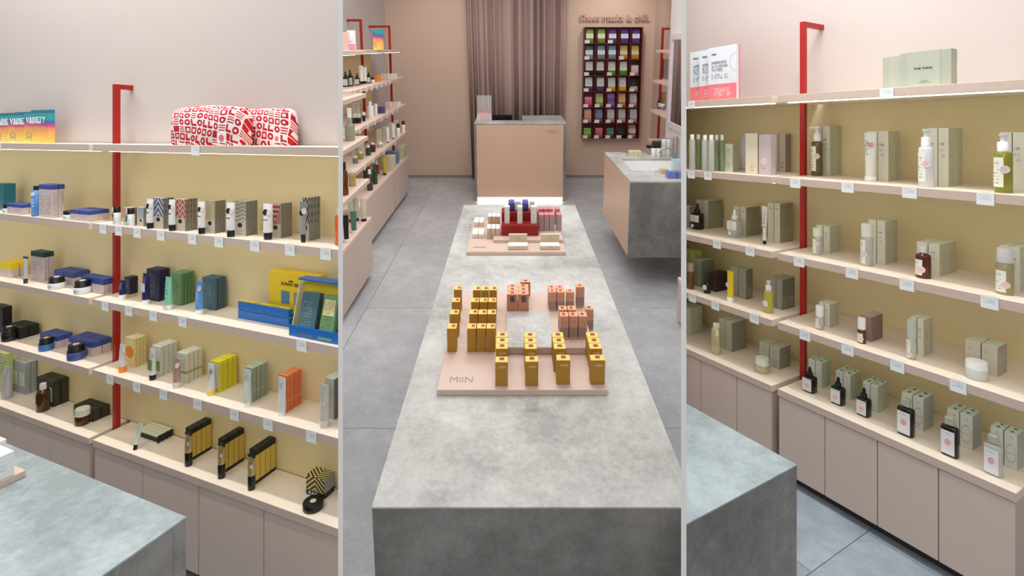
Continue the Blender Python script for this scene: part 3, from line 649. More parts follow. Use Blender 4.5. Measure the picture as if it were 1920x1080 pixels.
sets4 = [
 (222.5, 700, 648, 15, WT, C('cap_orange', 246, 150, 40), .22, .85, [(.45, .72, .3, PINKDOT)], None, 'white tube with orange cap'),
 (280, 714, 656, 15, WT, BLACK, .17, .75, [(.4, .80, .2, PINKDOT)], (-.36, .36, .34, .68, C('label_leaf', 112, 148, 66)), 'white tube with black cap and green label'),
 (324.5, 729, 675, 16, printed('tube_taupe', S(186, 152, 142), S(130, 100, 96), z=(.3, .8)), C('cap_clear', 224, 214, 210), .2, .85, [(.4, .80, .3, PINKDOT)], None, 'rosy taupe tube with clear cap'),
 (389, 743, 685, 16, WT, C('cap_yellow', 240, 214, 110), .18, .9, [(.25, .78, .28, C('coral_sticker', 218, 150, 150))], None, 'white tube with yellow cap'),
 (458, 764, 696, 18, printed('tube_whitemint', S(214, 228, 224), S(140, 130, 130), z=(.65, .85)), WHITE, .12, .75, [(.36, .78, .17, PINKDOT)], None, 'pale mint tube with white cap'),
 (523.5, 781, 710, 18, printed('tube_whitegrey', S(226, 230, 230), S(120, 125, 130), z=(.68, .84)), WHITE, .12, .72, (), None, 'plain white tube with grey print near its crimp'),
 (602, 804, 725, 21, printed('tube_stone', S(208, 206, 194), S(110, 105, 100), z=(.3, .9), x=(.45, .55), rows=40), C('cap_stone', 214, 212, 202), .17, .8, [(.25, .58, .15, PINKDOT)], None, 'stone coloured tube with stone cap')]
for u, vb, vt, w_, bm, cm, cf, cw, dots, pn, lb in sets4: tube(LB, z, lb+' on the fourth shelf', u, vb, vt, w_, bm, cm, cf, cw, dots=dots, panel=pn)
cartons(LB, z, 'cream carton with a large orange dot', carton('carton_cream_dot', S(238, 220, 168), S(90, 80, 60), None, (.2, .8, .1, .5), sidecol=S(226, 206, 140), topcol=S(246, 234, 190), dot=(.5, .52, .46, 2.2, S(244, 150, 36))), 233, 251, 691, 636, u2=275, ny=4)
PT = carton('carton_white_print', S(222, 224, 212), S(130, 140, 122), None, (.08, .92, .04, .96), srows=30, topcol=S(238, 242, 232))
cartons(LB, z, 'white carton with black and green square label', PT, 284, 300, 707, 651, u2=333, ny=4, deco=labdeco(C('label_leaf', 112, 148, 66), -.2, .45, .18, .5))
cartons(LB, z, 'white carton with green band low on its face', carton('carton_white_green', S(222, 222, 208), S(120, 130, 110), (.15, .85, .5, .9), (.08, .92, .04, .96), bands=((.32, .40, S(150, 176, 96)),), srows=30, topcol=S(236, 242, 226)), 331, 349, 720, 664, u2=380, ny=4)
cartons(LB, z, 'bright yellow carton with pale face', carton('carton_yellow', S(224, 212, 40), S(170, 160, 30), None, (.1, .9, .08, .9), srows=18, topcol=S(246, 240, 70), pattern=None), 394, 411, 737, 680, u2=445, ny=4, deco=labdeco(C('face_pale', 212, 212, 206), -.46, .4, .1, .93))
cartons(LB, z, 'sage green carton with pale seam', carton('carton_sage_l', S(152, 170, 150), S(120, 136, 118), None, (.1, .9, .06, .9), srows=16, bands=((.30, .315, S(200, 212, 198)),), topcol=S(190, 208, 188)), 459, 474, 755, 691, u2=504, ny=4)
cartons(LB, z, 'coral orange carton with pale seam', carton('carton_coral', S(226, 122, 72), S(190, 92, 52), None, (.1, .9, .06, .9), srows=16, bands=((.30, .315, S(240, 170, 130)),), topcol=S(240, 146, 92)), 521, 538, 774, 706, u2=567, ny=4)
cartons(LB, z, 'tall pale grey green carton at the partition', carton('carton_palegrey', S(190, 194, 184), S(140, 140, 134), (.3, .8, .3, .85), topcol=S(206, 220, 204), sidecol=S(138, 124, 116)), 608, 626, 788, 712, u2=648, ny=2)
# worktop
z = ZL[4]
cartons(LB, z, 'pale lime carton at the end of the left worktop', carton('carton_lime_l', S(206, 216, 150), S(120, 130, 80), (.1, .9, .4, .9)), -10, 12, 735, 664, dep=.03, y=.075)
tube(LB, z, 'lilac grey tube before the pale lime carton', 2, 750, 690, 20, C('tube_lilac', 206, 202, 208), C('cap_lilac', 190, 184, 200), .12, .85, dots=[(.1, .83, .25, PINKDOT)])
cartons(LB, z, 'silver blue carton with pale front label', carton('carton_silver', S(172, 182, 186), S(120, 130, 136), None, (.1, .9, .2, .8), topcol=S(196, 208, 210)), 21, 47, 741, 682, u2=72, nx=2, ny=2, deco=labdeco(carton('label_ivory', S(226, 230, 214), S(70, 76, 76), (.2, .8, .1, .9), frows=6), -.32, .32, .26, .68))
AMB = C('glass_amber', 92, 52, 18, rough=.08, trans=.35); LIDW = C('lid_ivory', 226, 232, 214)
bottle(LB, z, 'amber apothecary bottle with ivory cap', 68, 774, 723, 21, 'cap', AMB, LIDW, lab=(-.42, .05, .3, .6, C('label_dark', 44, 36, 30)))
OLV = carton('carton_darkolive', S(44, 44, 32), S(96, 96, 80), None, (.15, .85, .1, .9), srows=18, dot=None)
IVL = MATS['label_ivory']
cartons(LB, z, 'tall dark olive carton with white front label', OLV, 68, 100, 764, 716, u2=133, nx=2, ny=2, deco=labdeco(IVL, .0, .34, .18, .72))
cartons(LB, z, 'low dark olive carton with white front label', OLV, 137, 174, 792, 771, u2=210, nx=2, ny=2, deco=labdeco(IVL, -.1, .3, .12, .85))
bottle(LB, z, 'squat amber jar with ivory lid', 140.5, 800, 771, 25, 'jarw', AMB, LIDW, name='cream_jar', cat='jar')
cartons(LB, z, 'flat cream and black carton lying at the red post', carton('carton_bw', S(222, 226, 196), S(60, 60, 52), None, None, sidecol=S(28, 26, 26), bands=((.2, .8, S(30, 28, 28)),), topcol=S(226, 230, 200)), 256, 295, 833, 818, u2=325, ny=4, deco=None)
tube(LB, z, 'slim white tube with black stripe and black tip', 249, 845, 800, 12, carton('tube_bw', S(226, 236, 226), S(30, 50, 60), (.4, .6, .3, .95), frows=200), BLACK, .2, .55, rx=-.25)
GOLD = mat('gold_foil', S(222, 196, 96), .35, metal=.45)
for i, (tu, tb, tt, u0, u1, vb, vt, u2) in enumerate(((347, 876, 815, 347, 358.5, 865, 805, 397), (409, 899, 836, 408.5, 419, 889, 825, 458), (465.5, 921, 857, 466.6, 479, 909, 845, 517.6))):
    w3 = ('nearest the red post', 'second from the red post', 'third from the red post')[i]
    tube(LB, z, 'champagne gold tube with tall black cap, '+w3, tu, tb, tt, 17, printed('tube_gold', S(198, 178, 120), S(120, 100, 50), metal=.5, rough=.3), BLACK, .42, .78, dots=[(.35, .72, .22, PINKDOT)], crimp=BLACK)
    def gdeco(o, w_, d, h): pass
    cs = cartons(LB, z, 'gold foil carton with black top and foot, row '+w3, GOLD, u0, u1, vb, vt, u2=u2, ny=4, lid=(BLACK, .17))
    for c_ in cs:
        bb = c_.bound_box; dx = max(v[0] for v in bb); dy = max(v[1] for v in bb); hz = max(v[2] for v in bb)
        part(c_, 'foot_band', MB().box(-dx-.0003, dx+.0003, -.0003, dy+.0003, 0, hz*.11), BLACK)
STR = carton('carton_stripe', S(214, 196, 120), None, pattern='stripe', patcol=S(22, 20, 20), bands=((-.1, .28, S(22, 20, 22)),), sidecol=S(150, 146, 140), rough=.35)
cartons(LB, z, 'black and gold chevron striped carton', STR, 573, 608, 938, 901, u2=626, dep=.055, deco=lambda o, w_, d, h: letters(o, 'BLACK', w_*.16, WHITE, (-w_*.1, -.0006, h*.14)))
bottle(LB, z, 'flat round black compact with white sticker', 573, 964, 951, 38, 'disc', BLACK, BLACK, name='compact', cat='compact', topdot=(.3, WDOT))
price_tag(LB, ZL, 0, (368, 0), ('puffy red wash bag', 'rainbow mask boxes'), .03)
price_tag(LB, ZL, 1, (195, 224, 259, 303, 362, 412, 479, 545, 612), ('flat cobalt lidded cartons at the post', 'tiny white bottle left of the post', 'tiny white bottle right of the post', 'navy chevron cartons', 'red zigzag cartons', 'olive arc cartons', 'grey wave cartons', 'black zigzag cartons', 'orange spray bottle'), .03)
price_tag(LB, ZL, 2, (199, 243, 289, 344, 567), ('short navy tube', 'small navy cartons', 'navy tube', 'leaf green cartons', 'opened gift box'), .03)
price_tag(LB, ZL, 3, (208, 258, 308, 372, 441, 504, 585), ('white tube with orange cap', 'cream dotted cartons', 'white tube with green label', 'rosy taupe tube', 'yellow cartons', 'sage green cartons', 'stone coloured tube'), .03)
# tray and white boxes on the left table
p = LB.on(48.8, 881, TLz+.016)
solo(LB, 'display_tray', MB().box(-.5, 0, -.55, 0, 0, .016, .001), C('tray_blush', 214, 190, 178), 'blush display tray on the table facing the left shelving', 'tray', (p.x, p.y, TLz))
WBX = carton('carton_white_plain', S(236, 240, 244), S(200, 206, 214), (.1, .9, .3, .6), (.1, .9, .3, .6), srows=6, frows=6)
for u, vb, vt, lb in ((27, 890, 845, 'larger white carton on the blush tray by the left shelving'), (12.5, 846, 823, 'smaller white carton behind the larger one on the blush tray')):
    q = LB.on(u, vb, TLz+.016); h = LB.ony(u, vt, q.y).z-TLz-.016
    solo(LB, 'carton_box', MB().box(-.13, 0, -.16, 0, 0, h, .001), WBX, lb, 'box', (q.x, q.y-.0, TLz+.0165))

# ------------------------------------------------------------------ right bay products
z = ZR[0]
BOOK = Mat('book_cover', S(226, 236, 244), .4); gx, gy, gz = BOOK.coords('Generated'); f_ = BOOK.coords('Normal')[1].lt(-.5)
BOOK.mix(gz.lt(.30)*f_, S(238, 128, 138)); BOOK.mix(textlines(BOOK, gx, gz, 5, 24, 16, .7)*gx.within(.2, .8)*gz.within(.06, .22)*f_, S(250, 215, 218))
BOOK.mix(textlines(BOOK, gx, gz, 8, 30, 14, .6)*gx.within(.12, .7)*gz.within(.40, .50)*f_, S(120, 130, 145))
dx_ = (gx-1.05); dz_ = (gz-.68)*1.6; BOOK.mix((dx_*dx_+dz_*dz_).sqrt().within(.27, .29)*f_, S(222, 170, 180)); BOOK = BOOK.m
PAGES = C('book_pages', 226, 216, 222)
for u0, u1, vb, vt, y, lb in ((1328, 1381, 178, 82, .05, 'white and coral skincare book in front, its cover fully visible'), (1311, 1364, 178, 87, .085, 'white and coral skincare book in the middle of the three'), (1294, 1347, 178, 90, .12, 'white and coral skincare book rearmost of the three')):
    x0, x1 = RB.xat(u0, y, z), RB.xat(u1, y, z); W = x1-x0; H = RB.ony(u1, vt, y).z-z
    t = empty(RB, 'book', lb, 'book', ((x0+x1)/2, y, z))
    part(t, 'front_cover', MB().box(-W/2, W/2, 0, .003, 0, H), BOOK); part(t, 'page_block', MB().box(-W/2+.002, W/2-.004, .0031, .026, .003, H-.004), PAGES)
    part(t, 'back_cover', MB().box(-W/2, W/2, .0261, .029, 0, H), C('book_coral', 226, 110, 122))
    for i, s_ in enumerate(('APRENDE', 'A CUIDAR', 'TU PIEL')): letters(t, s_, W*.125, C('print_slate', 110, 120, 135), (-W*.38, -.0007, H*(.70-.07*i)), align='LEFT')
    letters(t, 'MiiN', W*.09, BLKDOT, (-W*.38, -.0007, H*.86), align='LEFT')
SAGE2 = C('gift_sage', 172, 178, 164, rough=.6)
for u0, u1, vt, y, lb, tx in ((1687, 1784, 90, .05, 'large sage gift box reading ONE THING', 1), (1655, 1740, 99, .115, 'sage gift box mostly hidden behind the lettered one', 0)):
    x0, x1 = RB.xat(u0, y, z), RB.xat(u1, y, z); W = x1-x0; H = RB.ony(u1, vt, y).z-z
    t = empty(RB, 'gift_box', lb, 'gift box', ((x0+x1)/2, y, z))
    part(t, 'carton', MB().box(-W/2, W/2, 0, .05, 0, H, .001), SAGE2); part(t, 'sleeve', MB().box(-W*.34, W*.30, -.0012, .0512, 0, H*1.003), C('sleeve_sage', 178, 184, 170, rough=.6))
    if tx: letters(t, 'ONE THING', W*.066, C('print_olive', 60, 64, 54), (-W*.03, -.002, H*.52)); part(t, 'print_line', MB().box(-W*.12, W*.10, -.0018, -.0011, H*.12, H*.13).box(-W*.07, W*.05, -.0018, -.0011, H*.17, H*.18), C('print_olive', 60, 64, 54))
def glass(n, rgb, tr=.55): return mat(n, S(*rgb), .06, trans=tr)
CLR = glass('glass_clear', (238, 242, 236), .6); OLG = glass('glass_olive', (152, 156, 54), .3); GRN = glass('glass_green', (150, 168, 120), .4)
IVO = carton('label_white', S(238, 240, 226), S(90, 92, 92), (.05, .6, .1, .9), frows=9)
SG = S(224, 224, 206); SGS = S(202, 200, 174)
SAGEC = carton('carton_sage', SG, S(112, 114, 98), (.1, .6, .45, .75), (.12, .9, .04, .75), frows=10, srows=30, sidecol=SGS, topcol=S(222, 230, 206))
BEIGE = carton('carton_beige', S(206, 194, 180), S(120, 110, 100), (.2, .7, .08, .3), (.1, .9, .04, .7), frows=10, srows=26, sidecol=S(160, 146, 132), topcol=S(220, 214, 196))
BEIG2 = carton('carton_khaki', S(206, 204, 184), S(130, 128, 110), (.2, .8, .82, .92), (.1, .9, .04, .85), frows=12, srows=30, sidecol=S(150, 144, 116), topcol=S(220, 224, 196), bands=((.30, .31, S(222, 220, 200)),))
z = ZR[1]
for u, vb, vt, w_, g_, lb in ((1294, 312, 252, 11, CLR, 'clear bottle with white cap, next to the partition'), (1306, 306, 252, 10, GRN, 'green glass bottle with white cap, second from the partition'), (1318, 312, 253, 11, CLR, 'clear bottle with white cap in the middle pair, nearer the green bottle'),
                              (1330, 312, 253, 11, CLR, 'clear bottle with white cap in the middle pair, nearer the white jar'), (1341, 305, 253, 9, GRN, 'slim green bottle with white cap left of the last one'), (1351, 305, 253, 9, GRN, 'slim green bottle with white cap beside the plant print cartons')):
    bottle(RB, z, lb, u, vb, vt, w_, 'long', g_, WHITE, y=.02 if g_ is CLR else .085)
cartons(RB, z, 'small white carton with plant print', carton('carton_plant', S(214, 218, 200), S(80, 90, 76), (.3, .7, .15, .65), (.1, .8, .1, .9), sidecol=S(180, 180, 158)), 1357, 1374, 313, 270, dep=.06, nz=2, ny=1, y=.11)
bottle(RB, z, 'wide white lidded jar of grey cream', 1352, 314, 293, 25, 'jarw', C('jar_grey', 178, 172, 172, rough=.15), WHITE, name='cream_jar', cat='jar')
tube(RB, z, 'white lilac tube before the cream carton', 1391, 318, 253, 17, C('tube_lilacwhite', 226, 222, 236), C('cap_lilacwhite', 214, 212, 224), .12, .9)
cartons(RB, z, 'tall ivory carton next to the lilac carton', carton('carton_ivory', S(226, 216, 196), S(120, 110, 96), (.4, .8, .08, .25), sidecol=S(180, 166, 146)), 1397, 1421, 318, 250, dep=.05, y=.075)
cartons(RB, z, 'lilac grey carton with pink round sticker', carton('carton_lilacgrey', S(202, 190, 194), S(90, 84, 90), (.1, .5, .12, .24), topcol=S(210, 200, 200)), 1422, 1445, 322, 252, dep=.05, y=.075, deco=dotdeco(PINKDOT, -.05, .34, .24))
cartons(RB, z, 'tall beige carton with small print on its side', BEIGE, 1447, 1473, 323, 251, u2=1506, nx=2, ny=2)
def pump(u, vb, vt, w_, body, lb, kind='pump', lab=(-.46, .15, .1, .6, None)): return bottle(RB, z, lb, u, vb, vt, w_, kind, body, WHITE, lab=(lab[0], lab[1], lab[2], lab[3], IVO), dots=[(.22, .40, .28, PINKDOT)])
pump(1526.5, 330, 237, 19, glass('glass_brown_oil', (120, 108, 60), .4), 'brown oil pump bottle with white head at the red post')
cartons(RB, z, 'tall sage carton behind the brown pump bottle', SAGEC, 1527, 1556, 330, 236, u2=1583, nx=2, ny=2)
tube(RB, z, 'large white tube with coral sticker', 1627, 340, 249, 22, printed('tube_white_r', S(224, 226, 216), S(90, 92, 92), x=(.1, .45), z=(.5, .85), rows=20), WHITE, .1, .9, dots=[(.12, .75, .22, C('coral_sticker', 218, 150, 150))])
cartons(RB, z, 'tall sage carton behind the large white tube', SAGEC, 1625, 1666, 340, 246, u2=1688, nx=2, ny=2)
pump(1731, 351, 242, 24, C('bottle_pearl', 214, 218, 222, rough=.15), 'pearl white pump bottle', 'spray')
cartons(RB, z, 'tall sage carton behind the pearl pump bottle', SAGEC, 1738, 1779, 350, 240, u2=1806, nx=2, ny=2)
pump(1876, 362, 251, 27, OLG, 'olive green oil pump bottle', 'spray')
cartons(RB, z, 'tall sage carton behind the olive pump bottle', SAGEC, 1874, 1922, 360, 248, u2=1945, nx=2, ny=2)
z = ZR[2]
DRK = glass('glass_darkbrown', (42, 24, 16), .2)
bottle(RB, z, 'dark dropper bottle with black bulb and white label', 1300.5, 430, 382, 21, 'dropper', DRK, BLACK, lab=(-.48, .48, .29, .55, IVO), dots=[(-.2, .13, .17, WDOT)])
cartons(RB, z, 'khaki carton behind the dark dropper bottle', BEIG2, 1305, 1328, 429, 377, u2=1355, nx=2, ny=2)
bottle(RB, z, 'clear dropper bottle with white bulb', 1370.5, 445, 393, 21, 'dropper', CLR, WHITE, lab=(-.48, .48, .27, .58, IVO), dots=[(-.2, .13, .16, WDOT)])
cartons(RB, z, 'khaki carton behind the clear dropper bottle', BEIG2, 1375, 1399, 444, 389, u2=1425, nx=2, ny=2)
tube(RB, z, 'slim white tube with small black cap', 1431.5, 458, 387, 12, printed('tube_slim', S(224, 226, 218), S(120, 130, 140), z=(.3, .85)), BLACK, .1, .5, dots=[(-.1, .5, .25, PINKDOT)])
cartons(RB, z, 'khaki carton behind the slim white tube', BEIG2, 1439, 1463, 456, 382, u2=1488, nx=2, ny=2)
cartons(RB, z, 'khaki carton cut off by the partition', BEIG2, 1272, 1293, 424, 387, dep=.05, y=.2)
bottle(RB, z, 'small clear bottle with ivory cap at the red post', 1528, 478, 428, 16, 'tallcap', CLR, CREAM, lab=(-.46, .1, .06, .58, IVO), dots=[(.2, .44, .25, PINKDOT)])
cartons(RB, z, 'sage carton behind the small clear bottle', SAGEC, 1530, 1556, 475, 425, u2=1577, nx=2, ny=2)
bottle(RB, z, 'tall clear toner bottle with ivory cap', 1620, 499, 420, 20, 'tallcap', CLR, CREAM, lab=(-.46, .1, .06, .62, IVO), dots=[(.05, .28, .26, PINKDOT)])
cartons(RB, z, 'sage carton behind the tall clear toner bottle', SAGEC, 1627, 1660, 497, 415, u2=1684, nx=2, ny=2)
bottle(RB, z, 'red amber bottle with clear cap and white label', 1725.5, 522, 462, 24, 'cap', glass('glass_redamber', (104, 40, 18), .35), C('cap_frost', 216, 216, 212, rough=.3), lab=(-.44, .12, .1, .58, IVO), dots=[(.08, .28, .26, PINKDOT)])
cartons(RB, z, 'sage carton behind the red amber bottle', SAGEC, 1718, 1762, 519, 459, u2=1793, nx=2, ny=2)
bottle(RB, z, 'two tone yellow oil bottle with tall clear cap', 1879, 553, 466, 26, 'tallcap', glass('glass_paleoil', (206, 200, 150), .5), C('cap_frost', 216, 216, 212), lab=(-.42, .2, .06, .52, IVO), dots=[(.2, .22, .25, PINKDOT)], liq=(C('oil_amber', 206, 150, 24, rough=.1), .64))
cartons(RB, z, 'sage carton behind the two tone oil bottle', SAGEC, 1873, 1913, 549, 465, u2=1940, nx=2, ny=2)
z = ZR[3]
LIME = carton('carton_lime', S(190, 200, 112), S(120, 126, 60), (.1, .9, .3, .8), topcol=S(214, 222, 140))
cartons(RB, z, 'lime green carton at the partition', LIME, 1281, 1301, 528, 472, u2=1316, nx=2, y=.2)
bottle(RB, z, 'brown jar with white foot at the partition', 1290, 542, 494, 13, 'tallcap', C('glass_tan', 110, 76, 36, rough=.2), C('cap_tan', 180, 160, 130))
GG = carton('carton_greygreen', S(150, 150, 134), S(180, 178, 160), (.2, .8, .08, .2), (.1, .9, .06, .4), frows=12, sidecol=S(124, 122, 104), topcol=S(168, 174, 152))
cartons(RB, z, 'grey green carton nearest the partition', GG, 1295, 1315, 539, 490, u2=1340, nx=2, ny=2)
bottle(RB, z, 'small black roll on with white sticker', 1321.5, 550, 516, 13, 'black', C('glass_black', 28, 26, 34), BLACK, dots=[(0, .33, .36, WDOT)])
cartons(RB, z, 'dark brown carton behind the black roll on', carton('carton_darkbrown', S(52, 36, 30), S(170, 150, 130), (.3, .7, .06, .25), frows=10), 1327, 1343, 548, 514, u2=1366, nx=2, ny=2)
tube(RB, z, 'bright yellow tube with white cap', 1365, 566, 509, 14, C('tube_yellow', 238, 214, 36), WHITE, .14, .95, dots=[(-.2, .55, .3, PINKDOT)])
cartons(RB, z, 'grey green carton behind the yellow tube', GG, 1369, 1399, 562, 506, u2=1412, nx=2, ny=1)
bottle(RB, z, 'pale yellow spray bottle with white top', 1436, 587, 528, 16, 'spray', glass('glass_yellow', (222, 214, 96), .4), WHITE, dots=[(-.05, .30, .36, WDOT)])
cartons(RB, z, 'grey green carton behind the pale yellow spray', GG, 1443, 1467, 582, 525, u2=1491, nx=2, ny=2)
bottle(RB, z, 'small clear roll on with white cap', 1532.5, 618, 574, 14, 'roll', CLR, WHITE, lab=(-.46, .1, .05, .45, IVO), dots=[(.1, .16, .28, PINKDOT)])
cartons(RB, z, 'small sage carton behind the clear roll on', SAGEC, 1535, 1556, 615, 571, u2=1574, nx=2, ny=2)
bottle(RB, z, 'small brown roll on with white cap', 1612, 644, 597, 14, 'roll', glass('glass_brown', (116, 74, 20), .35), WHITE, lab=(-.46, .3, .05, .40, IVO), dots=[(.2, .2, .25, PINKDOT)])
cartons(RB, z, 'dusty mauve carton behind the brown roll on', carton('carton_mauve', S(158, 128, 124), S(110, 84, 84), None, (.15, .9, .06, .8), sidecol=S(150, 116, 114), topcol=S(188, 170, 164)), 1613, 1634, 642, 595, u2=1656, ny=2)
bottle(RB, z, 'tall slim clear bottle with sage cap', 1705, 674, 601, 15, 'roll', CLR, C('cap_sage', 196, 204, 186), lab=(-.46, .1, .04, .50, IVO), dots=[(.1, .14, .28, PINKDOT)])
cartons(RB, z, 'slim sage carton behind the tall slim bottle', SAGEC, 1706, 1732, 670, 600, u2=1750, nx=2, ny=2)
bottle(RB, z, 'round white jar in clear glass', 1823.5, 713, 680, 34, 'jarw', C('jar_frost', 206, 210, 206, rough=.1), WHITE, name='cream_jar', cat='jar')
CUBE = carton('carton_cube', S(206, 202, 184), S(160, 130, 120), (.15, .5, .3, .8), (.1, .9, .1, .85), frows=8, srows=18, sidecol=S(176, 168, 146), topcol=S(216, 224, 200))
cartons(RB, z, 'sage cube carton stacked behind the round white jar', CUBE, 1809, 1871, 708, 652, u2=1889, nx=2, nz=2)
z = ZR[4]
cartons(RB, z, 'sage carton on the worktop at the partition', SAGEC, 1275, 1295, 630, 579, u2=1317, ny=2)
bottle(RB, z, 'champagne gold bottle with ivory cap', 1337, 664, 608, 18, 'long', mat('champagne', S(202, 196, 158), .3, metal=.5), CREAM)
cartons(RB, z, 'grey sage carton behind the champagne bottle', carton('carton_greysage', S(190, 188, 172), S(130, 128, 116), (.2, .8, .1, .9), (.08, .92, .05, .92), srows=26, frows=18, sidecol=S(150, 146, 128), topcol=S(206, 214, 190)), 1347, 1372, 661, 606, u2=1400, nx=2, ny=2)
bottle(RB, z, 'low gold jar with ivory lid', 1421, 699, 673, 27, 'jar', MATS['champagne'], CREAM, name='cream_jar', cat='jar')
cartons(RB, z, 'grey sage cube carton stacked behind the gold jar', MATS['carton_greysage'], 1423, 1462, 694, 654, u2=1483, nx=2, nz=2)
MINT = carton('carton_mint', S(214, 216, 206), S(120, 124, 116), (.15, .85, .82, .9), frows=14, sidecol=S(194, 204, 178), topcol=S(214, 234, 206))
STAR = C('print_star', 92, 104, 92)
def star(o, w_, d, h): part(o, 'print_mark', MB().box(-w_*.16, w_*.16, d*.42, d*.58, h, h+.0004).box(-w_*.05, w_*.05, d*.25, d*.75, h, h+.0004), STAR)
BLS = C('glass_black', 28, 26, 34)
LBP = carton('label_pinkdot', S(226, 228, 232), S(140, 140, 146), (.2, .8, .84, .92), frows=12, dot=(.5, .42, .3, 1.6, S(226, 190, 188)))
for i, (bu, bb_, bt, u0, u1, vb, vt, u2) in enumerate(((1512, 736, 690, 1515, 1541, 729, 681, 1559), (1565.5, 759, 709, 1566, 1595, 752, 704, 1615), (1614, 781, 729, 1617, 1646, 775, 725, 1667))):
    w3 = ('at the red post', 'second from the red post', 'third from the red post')[i]
    bottle(RB, z, 'square black dropper bottle '+w3, bu, bb_, bt, 22, 'dropper', C('glass_jet', 16, 15, 18, rough=.15), BLACK, lab=(-.40, .36, .06, .56, LBP))
    for o in cartons(RB, z, 'mint topped white carton, cluster '+w3, MINT, u0, u1, vb, vt, u2=u2, nx=2, ny=2): bb = o.bound_box; star(o, 2*max(v[0] for v in bb), max(v[1] for v in bb), max(v[2] for v in bb))
LBF = carton('label_flask', S(236, 236, 240), S(120, 120, 128), (.2, .8, .82, .9), frows=14, dot=(.5, .52, .24, 1.7, S(226, 178, 176)))
CIRC = Mat('carton_circle', S(220, 220, 210), .55); gx, gy, gz = CIRC.coords('Generated'); f_, s_, t_ = face_masks(CIRC)
CIRC.mix(t_, S(214, 232, 212)); CIRC.mix(s_, S(186, 190, 178)); q_ = ((gx-.5)*(gx-.5)+(gz-.42)*(gz-.42)*2.6).sqrt()
CIRC.mix(q_.within(.38, .42)*f_, S(160, 160, 152)); CIRC.mix(textlines(CIRC, gx, gz, 2, 24, 9, .6)*gx.within(.3, .7)*gz.within(.84, .9)*f_, S(110, 110, 106)); CIRC.mix(q_.lt(.38)*gz.within(.415, .43)*f_, S(160, 160, 152)); CIRC = CIRC.m
for i, (bu, bb_, bt, u0, u1, vb, vt, u2) in enumerate(((1692, 819, 751, 1690, 1732, 810, 749, 1751), (1775, 858, 785, 1775, 1824, 846, 782, 1841), (1857, 894, 819, 1856, 1908, 884, 817, 1921))):
    w3 = ('nearest the dropper bottles', 'next to the clear one', 'of clear glass')[i]
    bottle(RB, z, ('dark perfume flask with pale cap ' if i < 2 else 'perfume flask with pale cap ')+w3, bu, bb_, bt, 27, 'flask', C('glass_flask', 26, 16, 16, rough=.1) if i < 2 else CLR, mat('cap_glossy', S(206, 216, 196), .15, metal=.3), lab=(-.42, .36, .06, .66, LBF))
    for o in cartons(RB, z, 'white carton with printed circle behind the '+('first dark flask', 'second dark flask', 'clear flask')[i], CIRC, u0, u1, vb, vt, u2=u2, nx=2, ny=2): bb = o.bound_box; star(o, 2*max(v[0] for v in bb), max(v[1] for v in bb), max(v[2] for v in bb))
price_tag(RB, ZR, 0, (1297, 1663), ('coral skincare books', 'sage gift boxes'), .03)
price_tag(RB, ZR, 1, (1297, 1328, 1492, 1590, 1706, 1848), ('first clear bottles', 'white lidded jar', 'tall beige cartons', 'cartons by the brown pump bottle', 'pearl pump bottle', 'olive pump bottle'), .03)
price_tag(RB, ZR, 2, (1345, 1407, 1499, 1598, 1701, 1856), ('clear dropper bottle', 'slim white tube', 'small clear bottle at the post', 'tall clear toner bottle', 'red amber bottle', 'two tone oil bottle'), .03)
price_tag(RB, ZR, 3, (1299, 1342, 1415, 1510, 1590, 1683, 1797), ('grey green cartons at the partition', 'bright yellow tube', 'pale yellow spray bottle', 'clear roll on', 'brown roll on', 'tall slim clear bottle', 'round white jar'), .03)

# ------------------------------------------------------------------ middle bay
TB = .83
BLUSH = C('tray_blush', 226, 200, 186)
def rect(bay, u0, u1, vf, vb_, z): a = bay.on(u0, vf, z); b = bay.on(u1, vf, z); c = bay.on((u0+u1)/2, vb_, z); return a.x, b.x, a.y, c.y
x0, x1, y0, y1 = rect(B, 819, 1139, 731, 548, TB+.018)
t = empty(B, 'display_tray', 'large blush tray lettered MiiN on the concrete table', 'tray', ((x0+x1)/2, y0, TB)); hw = (x1-x0)/2
part(t, 'base', MB().box(-hw, hw, 0, y1-y0, 0, .018, .001), BLUSH)
letters(t, 'MiiN', .036, C('engraved', 168, 140, 132), (-hw*.73, .046, .0183), .0005, rx=-math.pi/2)
rx0, rx1, ry0, ry1 = rect(B, 948, 1096, 652, 556, TB+.040); RISE = TB+.0405
part(t, 'riser', MB().box(rx0-(x0+x1)/2, rx1-(x0+x1)/2+.03, ry0-y0, ry1-y0, .0182, .040, .001), BLUSH)
part(t, 'riser_inlay', MB().box(rx0-(x0+x1)/2+.001, B.xat(1042, ry0, RISE)-(x0+x1)/2, ry0-y0+.001, B.on(1000, 584, RISE).y-y0, .0398, .0408), CONC_TOP)
TRY = TB+.0185
MUST = carton('carton_mustard', S(176, 130, 42), S(196, 160, 90), (.3, .7, .70, .74), frows=30, topcol=S(250, 206, 104))
STK = C('sticker_brick', 176, 66, 66, rough=.5); STK2 = C('sticker_plum', 132, 54, 52, rough=.5)
def topsticker(o, w_, d, h, m_=None, fx=.18, fy=.45): part(o, 'shade_sticker', MB().box(w_*(fx-.2), w_*(fx+.25), d*(fy-.2), d*(fy+.25), h, h+.0004), m_ or STK)
def laka(o, w_, d, h): letters(o, 'Laka', w_*.30, C('print_pale', 240, 214, 150), (w_*.05, -.0006, h*.80))
dpt = .034
